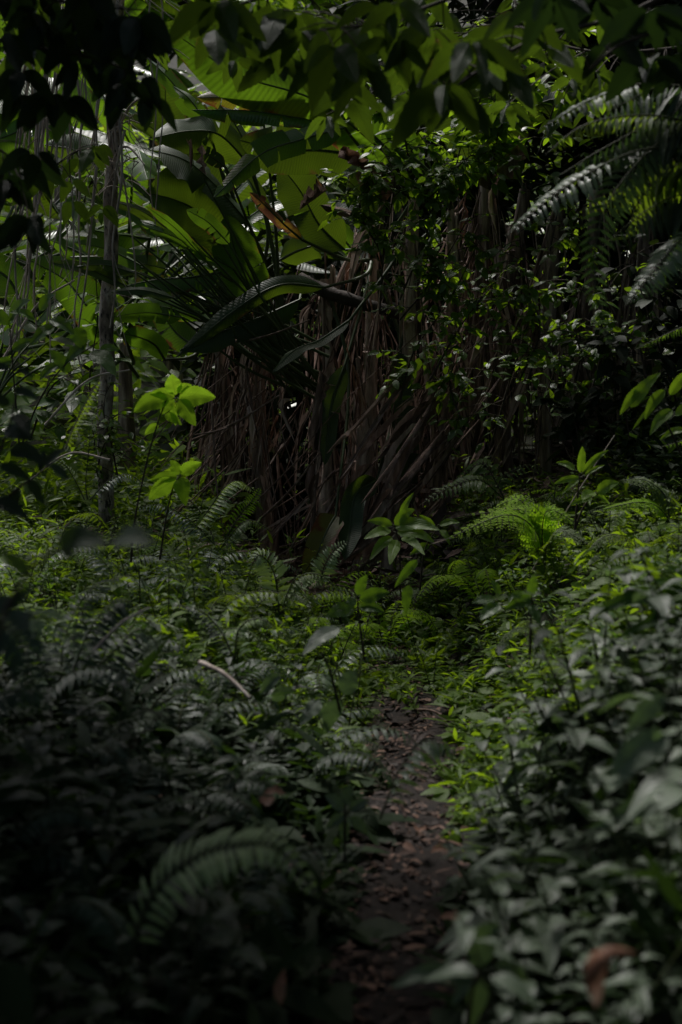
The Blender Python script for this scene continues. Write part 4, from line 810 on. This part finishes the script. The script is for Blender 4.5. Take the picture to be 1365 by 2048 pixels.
# ------------------------------------------------------------------ individually placed leafy plants
def leafy(label, stems, Y, mat, L, wr=.5, kind='ovate', serr=.10, group=None, name='leafy_plant', cat='plant'):
    """stems: (pts px, [ (cx,cy, dx,dy) leaves: base px and tip px offset, dY ])"""
    p0 = stems[0][0][0]; b = Vector(at(*p0, Y)); org = b; root = thing(name, org, label, cat, group); st = MB()
    for pts, lvs in stems:
        tube(st, [at(a, q, Y) for a, q in pts], .006, .003, n=14, sides=6, rough=.15)
    so = st.build('stem', M['twig'], root, org)
    for pts, lvs in stems:
        for lv in lvs:
            bx, by, tx, ty = lv[:4]; dY = lv[4] if len(lv) > 4 else U(-.1, .05)
            a = np.array(at(bx, by, Y)); t = np.array(at(tx, ty, Y + dY)); l = np.linalg.norm(t - a); ww = wr * l if len(lv) < 6 else lv[5] * l
            mb = MB(); tube(mb, [a + (a - t) * .12, a], .002, .002, n=3, sides=4, mat=1)
            blade(mb, [a, (a + t) / 2 + np.array([U(-.05, .05) * l, 0, U(.04, .12) * l]), t], (U(-.25, .25), -.9, U(-.35, .35)) if mat == 'bright' else (U(-.25, .25), -.8, U(.2, .7)), ww, 'ovate', n=25, m=3, fold=U(.05, .35), ruffle=.07, serr=serr)
            mb.build('leaf', [M[mat], M['gstem']], root, org)
    return root
leafy('sapling with bright lime toothed leaves rising before the dark stems', [
    ([(262, 1130), (270, 1040), (295, 920), (318, 840), (335, 795)], [(352, 790, 345, 748, -.03, .85), (356, 785, 384, 770), (358, 797, 432, 795, -.02, .62), (358, 800, 392, 852, -.04, .62), (350, 795, 300, 788, 0, .55), (340, 800, 268, 825, .02, .55), (350, 800, 322, 830, 0, .6), (345, 812, 352, 852, 0, .4), (318, 850, 290, 870), (330, 830, 364, 850)]),
    ([(320, 1120), (332, 1040), (345, 980), (358, 955)], [(358, 950, 342, 920, 0, .7), (362, 948, 404, 925, -.02, .62), (362, 955, 372, 1012, -.05, .62), (355, 955, 300, 962, 0, .5), (352, 960, 298, 1000, -.02, .6)])], 6.9, 'bright', .2)
leafy('shrub with pale green oval leaves in front of the vines at left', [
    ([(40, 900), (80, 800), (130, 730), (190, 690)], [(180, 705, 232, 752, -.1, .5), (170, 690, 130, 730, 0, .5), (150, 655, 170, 700, 0, .8), (110, 655, 60, 690), (100, 640, 150, 670), (70, 640, 20, 625), (80, 620, 110, 590), (140, 745, 100, 700), (120, 730, 80, 760), (200, 700, 240, 700)]),
    ([(40, 900), (30, 780), (20, 650)], [(20, 650, -30, 620), (20, 640, 60, 600), (25, 700, 70, 680), (25, 720, -20, 740), (35, 790, 80, 780), (40, 820, 0, 850)])], 7.4, 'broad', .2, .5)
leafy('bright narrow leaved plant at the foot of the brown stems', [
    ([(800, 1180), (800, 1100), (790, 1050)], [(790, 1050, 830, 1018, -.05, .45), (785, 1050, 735, 1042, 0, .4), (782, 1060, 728, 1078, -.1, .4), (800, 1045, 828, 985, 0, .25), (790, 1055, 880, 1060, -.1, .35), (795, 1065, 870, 1085, -.1, .3), (785, 1075, 740, 1120, -.15, .3), (795, 1080, 780, 1130, -.2, .3), (805, 1075, 850, 1110, -.2, .25)]),
    ([(840, 1180), (850, 1100), (880, 1050)], [(880, 1050, 920, 1045), (870, 1060, 840, 1030), (880, 1060, 900, 1090), (860, 1090, 820, 1110)])], 7.6, 'mid', .2, .4)
leafy('plant with upright pointed leaves, one whitish, in front of the dark hollow', [
    ([(1150, 1060), (1155, 1000), (1160, 945)], [(1160, 945, 1165, 893, 0, .35), (1165, 945, 1218, 900, 0, .22), (1160, 955, 1108, 968, 0, .3), (1158, 960, 1122, 990, 0, .28), (1170, 950, 1210, 930, 0, .25), (1150, 940, 1112, 925, .05, .35)]),
    ([(1150, 1060), (1170, 1010), (1200, 985)], [(1195, 985, 1238, 965, -.1, .5), (1190, 985, 1165, 1000, -.1, .5), (1185, 995, 1140, 1010), (1190, 990, 1220, 1010)])], 6.8, 'mid', .2, .3, 'lance')
leafy('leaning plant with long pointed leaves at the right edge', [
    ([(1400, 1000), (1350, 880), (1300, 780), (1280, 700)], [(1290, 770, 1240, 830, 0, .3), (1262, 815, 1322, 745, -.05, .33), (1330, 780, 1290, 840), (1340, 790, 1385, 740), (1345, 820, 1300, 870, -.1, .3), (1350, 830, 1400, 800), (1310, 810, 1265, 860, 0, .15), (1370, 860, 1320, 880)])], 6.2, 'mid', .2, .35, 'lance')
leafy('grey sheened herb with three broad blurred leaves over the undergrowth centre', [
    ([(680, 1420), (660, 1340), (640, 1300)], [(680, 1255, 605, 1310, -.1, .35), (690, 1390, 712, 1340, 0, .8), (640, 1400, 600, 1450), (680, 1400, 650, 1470), (620, 1410, 660, 1440), (560, 1350, 520, 1390), (545, 1400, 590, 1380)])], 5.0, 'sheenleaf', .2, .5)
leafy('low plant with pale bunched leaves at the left rim of the path', [
    ([(690, 1720), (690, 1640), (690, 1610)], [(690, 1620, 650, 1590, 0, .6), (690, 1610, 700, 1570, 0, .7), (700, 1620, 740, 1600, 0, .6), (690, 1630, 650, 1660, 0, .5), (700, 1635, 735, 1670, 0, .5), (690, 1640, 690, 1690, 0, .5)])], 4.1, 'sheenleaf', .2, .5)
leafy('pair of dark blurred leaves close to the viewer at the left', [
    ([(-60, 1450), (0, 1250), (60, 1140), (110, 1100)], [(120, 1100, 215, 1090, -.1, .4), (230, 1080, 305, 1090, -.1, .4), (60, 1150, 0, 1100), (20, 1220, 80, 1170, 0, .4), (0, 1260, -60, 1230)])], 2.3, 'shadeleaf', .2, .4)
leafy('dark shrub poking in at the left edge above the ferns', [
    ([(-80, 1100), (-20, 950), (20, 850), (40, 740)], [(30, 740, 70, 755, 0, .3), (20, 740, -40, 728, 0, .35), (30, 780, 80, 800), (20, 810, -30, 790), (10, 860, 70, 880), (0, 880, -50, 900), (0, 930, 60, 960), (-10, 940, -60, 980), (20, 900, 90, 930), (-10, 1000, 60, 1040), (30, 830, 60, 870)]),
    ([(-80, 1100), (10, 1000), (60, 960), (100, 930)], [(100, 930, 140, 960), (80, 940, 90, 900), (60, 960, 90, 1010), (40, 980, 20, 1030), (90, 930, 130, 900)])], 4.3, 'shadeleaf', .2, .42)
leafy('shining long leaved plant leaning in from the right foreground', [
    ([(1420, 1700), (1360, 1620), (1300, 1560)], [(1340, 1470, 1210, 1590, -.1, .35), (1380, 1590, 1180, 1660, -.1, .25), (1370, 1540, 1290, 1640), (1350, 1640, 1400, 1560), (1330, 1390, 1250, 1470, 0, .4)])], 3.0, 'sheenleaf', .2, .4, 'lance')
leafy('ribbed broad leaved seedling at the right rim of the path', [
    ([(930, 2080), (945, 1980), (960, 1940)], [(945, 1930, 1000, 1850, -.1, .4), (940, 1950, 905, 2010), (950, 1960, 780, 1975, -.1, .2), (960, 1960, 940, 2060), (955, 1945, 860, 1955, 0, .25), (990, 1930, 1060, 1980)])], 2.9, 'sheenleaf', .2, .42, 'lance')
leafy('mid green herb standing blurred on the sunlit bank', [
    ([(1060, 1320), (1062, 1240), (1065, 1190)], [(1062, 1195, 1070, 1150, 0, .5), (1060, 1200, 1020, 1190), (1065, 1200, 1010, 1220), (1000, 1190, 985, 1160), (990, 1200, 945, 1205, 0, .5), (1060, 1210, 1080, 1250), (1000, 1210, 960, 1240)])], 5.2, 'broad', .2, .5)
leafy('herb with three soft leaves in the undergrowth just left of centre', [
    ([(730, 1320), (720, 1250), (715, 1190)], [(715, 1190, 735, 1150), (712, 1195, 690, 1230, 0, .6), (720, 1200, 780, 1185), (720, 1215, 770, 1225), (712, 1220, 650, 1235), (835, 1120, 790, 1175, 0, .3), (820, 1170, 812, 1230, 0, .4)])], 6.2, 'broad', .2, .5)
# arching tall broad leaf plant across right bank
leafy('plant with long leaf arching left over the right bank', [
    ([(1420, 1300), (1380, 1240), (1330, 1200)], [(1380, 1200, 1180, 1230, -.1, .18), (1390, 1230, 1230, 1280, -.1, .15), (1380, 1190, 1300, 1160), (1340, 1200, 1300, 1260), (1400, 1170, 1330, 1130)])], 4.6, 'broad', .2, .3, 'lance')

# ------------------------------------------------------------------ herbs: prototypes and copies
def herb_proto(h, nl, L, wr, mat, name='herb', pairs=True, big=True, spread=1.0, label='', group=None):
    root = thing(name, (0, 0, 0), label, 'herb', group); st = MB(); lf = MB()
    for s_ in range(random.choice([2, 3, 3])):
        a = U(0, 6.28); tip = np.array([math.cos(a) * .35 * h * spread, math.sin(a) * .35 * h * spread, h * U(.75, 1)]); P = [np.zeros(3), tip * .5 + np.array([0, 0, .06 * h]), tip]; C = curve(P, 20)
        tube(st, P, .0035, .0015, n=10, sides=5)
        for k in range(nl):
            t = .2 + .8 * k / (nl - 1); c = C[min(19, int(t * 19))]
            for sd in (0, math.pi):
                b = k * 1.57 + sd + U(-.35, .35); d = np.array([math.cos(b), math.sin(b), U(-.25, .3)]); ll = L * U(.65, 1.1) * (1.0 if t < .9 else .75); d = nrm(d)
                e = c + d * ll + np.array([0, 0, -.18 * ll]); blade(lf, [c + d * .01, c + d * ll * .5 + np.array([0, 0, .03 * ll]), e], (U(-.2, .2), U(-.2, .2), 1), ll * wr, 'ovate', n=8, m=2, fold=U(.05, .35), ruffle=.05)
    st.build('stem', M['gstem'], root); lf.build('foliage', M[mat], root); return root
RG = 'grey sheened herbs on the right foreground bank'; protos = {}
def scatter(kind_protos, spots, labels, group, first=True):
    for k, (x, y, sc) in enumerate(spots):
        p = kind_protos[k % len(kind_protos)]
        lab = labels[k % len(labels)] if isinstance(labels, list) else labels
        loc = (x, y, gzf(x, y) - .01)
        if not p.get('placed'):
            p['placed'] = 1; o = p; o.location = loc; o.rotation_euler = (U(-.1, .1), U(-.1, .1), U(0, 6.28)); o.scale = (sc,) * 3; o['label'] = lab; o['group'] = group
        else: copy_tree(p, loc, U(0, 6.28), sc, lab, group, (U(-.15, .15), U(-.15, .15)))
def spots(n, y0, y1, d0, d1, s0=.8, s1=1.2, side=1, gap=.1):
    out = []; tries = 0
    while len(out) < n and tries < n * 60:
        tries += 1; y = U(y0, y1); x = float(pathx(y)) + side * U(d0, d1)
        if all((x - a) ** 2 + (y - b) ** 2 > gap * gap for a, b, _ in out): out.append((x, y, U(s0, s1)))
    return out
RP = [herb_proto(.34, 4, .11, .48, 'sheenleaf'), herb_proto(.46, 5, .09, .42, 'sheenleaf'), herb_proto(.30, 3, .13, .36, 'sheenleaf'), herb_proto(.38, 5, .07, .55, 'sheenleaf')]
scatter(RP, spots(76, 2.5, 4.9, .24, 1.2, .7, 1.5, 1, .09), 'broad leaved grey sheened herb massed on the bank right of the path, nearest the viewer', RG)
MP = [herb_proto(.36, 5, .09, .36, 'broad'), herb_proto(.26, 4, .08, .5, 'broad'), herb_proto(.42, 6, .07, .3, 'cover')]
scatter(MP, spots(46, 4.7, 7.8, .34, 1.8, .7, 1.15, 1, .16), 'green herb standing in the lit ground cover on the right bank beyond the grey sheened leaves', 'green herbs on the right bank')
LP_ = [herb_proto(.40, 4, .12, .42, 'shadeleaf'), herb_proto(.26, 4, .08, .5, 'shadeleaf'), herb_proto(.34, 4, .10, .36, 'shadeleaf')]
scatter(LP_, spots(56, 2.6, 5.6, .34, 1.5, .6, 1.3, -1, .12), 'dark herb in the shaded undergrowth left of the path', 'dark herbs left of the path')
CP = [herb_proto(.50, 9, .06, .34, 'cover'), herb_proto(.38, 7, .05, .38, 'cover'), herb_proto(.46, 6, .09, .28, 'cover'), herb_proto(.34, 4, .10, .5, 'broad')]
scatter(CP, spots(84, 5.4, 8.7, .1, 2.4, .6, 1.25, -1, .12), 'fresh green feathery herb in the lit undergrowth before the thicket', 'green herbs before the thicket')

scatter(CP, spots(40, 7.0, 9.2, -.1, 1.9, .6, 1.15, 1, .14), 'fresh green herb at the foot of the thicket above the path end', 'green herbs at the foot of the thicket')
# ------------------------------------------------------------------ ground cover (uncountable)
def cover(name, n, yr, xf, mat, hr, Lr, label, path_gap=.12, wr=.42, big=False):
    mb = MB(); y = rng.uniform(*yr, n); x = xf(n, y); d = np.abs(x - pathx(y)); ok = (d > path_gap + .08 * nse(x * 5, y * 5)) | (y > 6.7 + .3 * nse(x * 3, y)); x = x[ok]; y = y[ok]; n = len(x)
    pt = nse(x * 1.7 + 3, y * 1.5); keep = pt + .5 * rng.normal(0, 1, n) > -.75; x, y, pt = x[keep], y[keep], pt[keep]; n = len(x)
    k = 10; h = rng.uniform(*hr, n) * (.35 + .65 * sstep(0, .6, np.abs(x - pathx(y)) - .15)) * (.75 + .7 * np.clip(pt, -.6, 1)); az = rng.uniform(0, 6.283, n); ln = rng.uniform(0, .7, n)
    top = np.stack([np.cos(az) * ln * h, np.sin(az) * ln * h, h], -1); base = np.stack([x, y, gz(x, y)], -1)
    t = rng.uniform(.25, 1, (n, k)); sp = rng.choice(3, n, p=[.60, .14, .26])
    for q, (fl, fw, zlo, zhi, bg_) in enumerate([(1, wr, -.35, .45, False), (2.1, .17, .0, .9, True), (1.8, .5, -.4, .25, True)]):
        m_ = sp == q; P = (base[m_][:, None] + top[m_][:, None] * t[m_][..., None] * (1.35 if q == 1 else 1)).reshape(-1, 3); m = len(P)
        if q == 2: sel = rng.random(m) < .55; P = P[sel]; m = len(P)
        LL = rng.uniform(*Lr, m) * fl; leaves(mb, P, rdir(m, zlo, zhi), np.array([0, -.1, 1.]) + rng.normal(0, .4, (m, 3)), LL, LL * fw, bg_)
    return tag(mb.build(name, M[mat]), label, 'ground cover', kind='stuff')
cover('ground_cover', 5200, (4.4, 9.6), lambda n, y: pathx(y) + rng.uniform(.1, 2.9, n), 'cover', (.06, .26), (.025, .065), 'dense low green ground cover on the right bank')
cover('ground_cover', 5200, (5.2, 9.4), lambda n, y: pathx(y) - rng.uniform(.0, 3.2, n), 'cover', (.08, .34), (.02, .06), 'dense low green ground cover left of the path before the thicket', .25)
cover('ground_cover', 1500, (2.0, 5.4), lambda n, y: pathx(y) - rng.uniform(.06, 2.2, n), 'covershade', (.05, .34), (.03, .11), 'ground cover coloured dark for the shade left of the path', .18)
cover('ground_cover', 1300, (2.0, 4.6), lambda n, y: pathx(y) + rng.uniform(.15, 2.0, n), 'covershade', (.05, .30), (.03, .10), 'ground cover coloured dark for the shade under the grey sheened leaves right of the path', .16)
cover('ground_cover', 2600, (9.2, 12.6), lambda n, y: rng.uniform(-5, -.9, n), 'cover', (.15, .6), (.05, .12), 'taller leafy ground cover behind the slender trunk', 0)
cover('ground_cover', 1600, (7.6, 11.5), lambda n, y: rng.uniform(1.7, 4.5, n), 'covershade', (.15, .7), (.05, .12), 'shaded ground cover behind the right bank', 0)

mb = MB(); n = 2600; x = rng.uniform(-1.9, 2.0, n); y = rng.uniform(8.7, 11.2, n); P = np.stack([x, y, gz(x, y) + np.abs(rng.normal(0, .07, n)) + .02], -1)
leaves(mb, P, rdir(n, -.3, .5), np.array([0, -.3, 1.]) + rng.normal(0, .5, (n, 3)), rng.uniform(.08, .35, n), rng.uniform(.015, .06, n), True)
tag(mb.build('leaf_litter', M['dead']), 'dry brown strips of dead leaves heaped under the banana stems', 'leaf litter', kind='stuff')

# ------------------------------------------------------------------ single small things
def fallen_branch(label, a, b, Y0, Y1, r, mat='vine'):
    A = at(*a, Y0); B = at(*b, Y1); mb = MB(); tube(mb, [A, (A + B) / 2 + Vector((0, 0, .02)), B], r, r * .6, n=14, sides=7, rough=.25)
    tag(mb.build('fallen_branch', M[mat], None, A), label, 'branch')
fallen_branch('brown stick lying slantwise in the undergrowth left of the path', (400, 1325), (500, 1395), 4.9, 4.7, .010)
fallen_branch('thin dark stick slanting over the dark fern', (190, 1300), (300, 1215), 4.5, 4.5, .006)
fallen_branch('pale twig lying on the path left side', (790, 1600), (812, 1635), 4.6, 4.5, .008, 'dead')
fallen_branch('twig lying along the path before its bend', (830, 1420), (900, 1440), 6.6, 6.4, .008, 'dead')
fallen_branch('thin stalk rising from the undergrowth at far right', (1060, 1150), (1230, 870), 7.4, 7.2, .004)
mb = MB(); o_ = at(1215, 1960, 2.2)
blade(mb, [at(1192, 2015, 2.22), at(1185, 1960, 2.18), at(1215, 1922, 2.17), at(1275, 1908, 2.2)], (-.4, -1, -.3), .07, 'ovate', n=22, m=5, fold=-.35, curl=-.7, ruffle=.08)
tag(mb.build('dead_leaf', M['rust'], None, o_), 'curled orange brown dead leaf caught on foliage at the lower right', 'leaf')
mb = MB(); o_ = at(565, 1980, 3.0)
blade(mb, [at(562, 2010, 3.0), at(560, 1975, 2.98), at(570, 1935, 3.0)], (0, -1, .3), .028, 'lance', n=12, m=3, fold=.3, ruffle=.1)
tag(mb.build('dead_leaf', M['rust'], None, o_), 'narrow upright tan dead leaf in the shade at the bottom left', 'leaf')
for k, (px, py, Y, lab) in enumerate([(550, 1575, 4.0, 'orange brown dead leaf in the undergrowth left of the pale bunched plant'), (905, 1825, 3.75, 'small round pale dead leaf on the right side of the path'), (880, 1690, 4.3, 'grey dead leaf lying mid path'), (840, 1650, 4.5, 'tan dead leaf at the left of the path centre'), (535, 1590, 3.9, 'rusty curled leaf beside the orange brown dead leaf')]):
    mb = MB(); c = at(px, py, Y); z = gzf(c.x, c.y) + .035; 
    if c.z > z: z = max(z, c.z - .02)
    c = Vector((c.x, c.y, max(z, gzf(c.x, c.y) + .03))); a = U(0, 6.28); d = Vector((math.cos(a), math.sin(a), .1)) * .035
    blade(mb, [c - d, c + Vector((0, 0, .008)), c + d], (0, -.3, 1), .045, 'ovate', n=10, m=3, fold=.3, ruffle=.2)
    tag(mb.build('dead_leaf', M['rust'], None, c), lab, 'leaf')
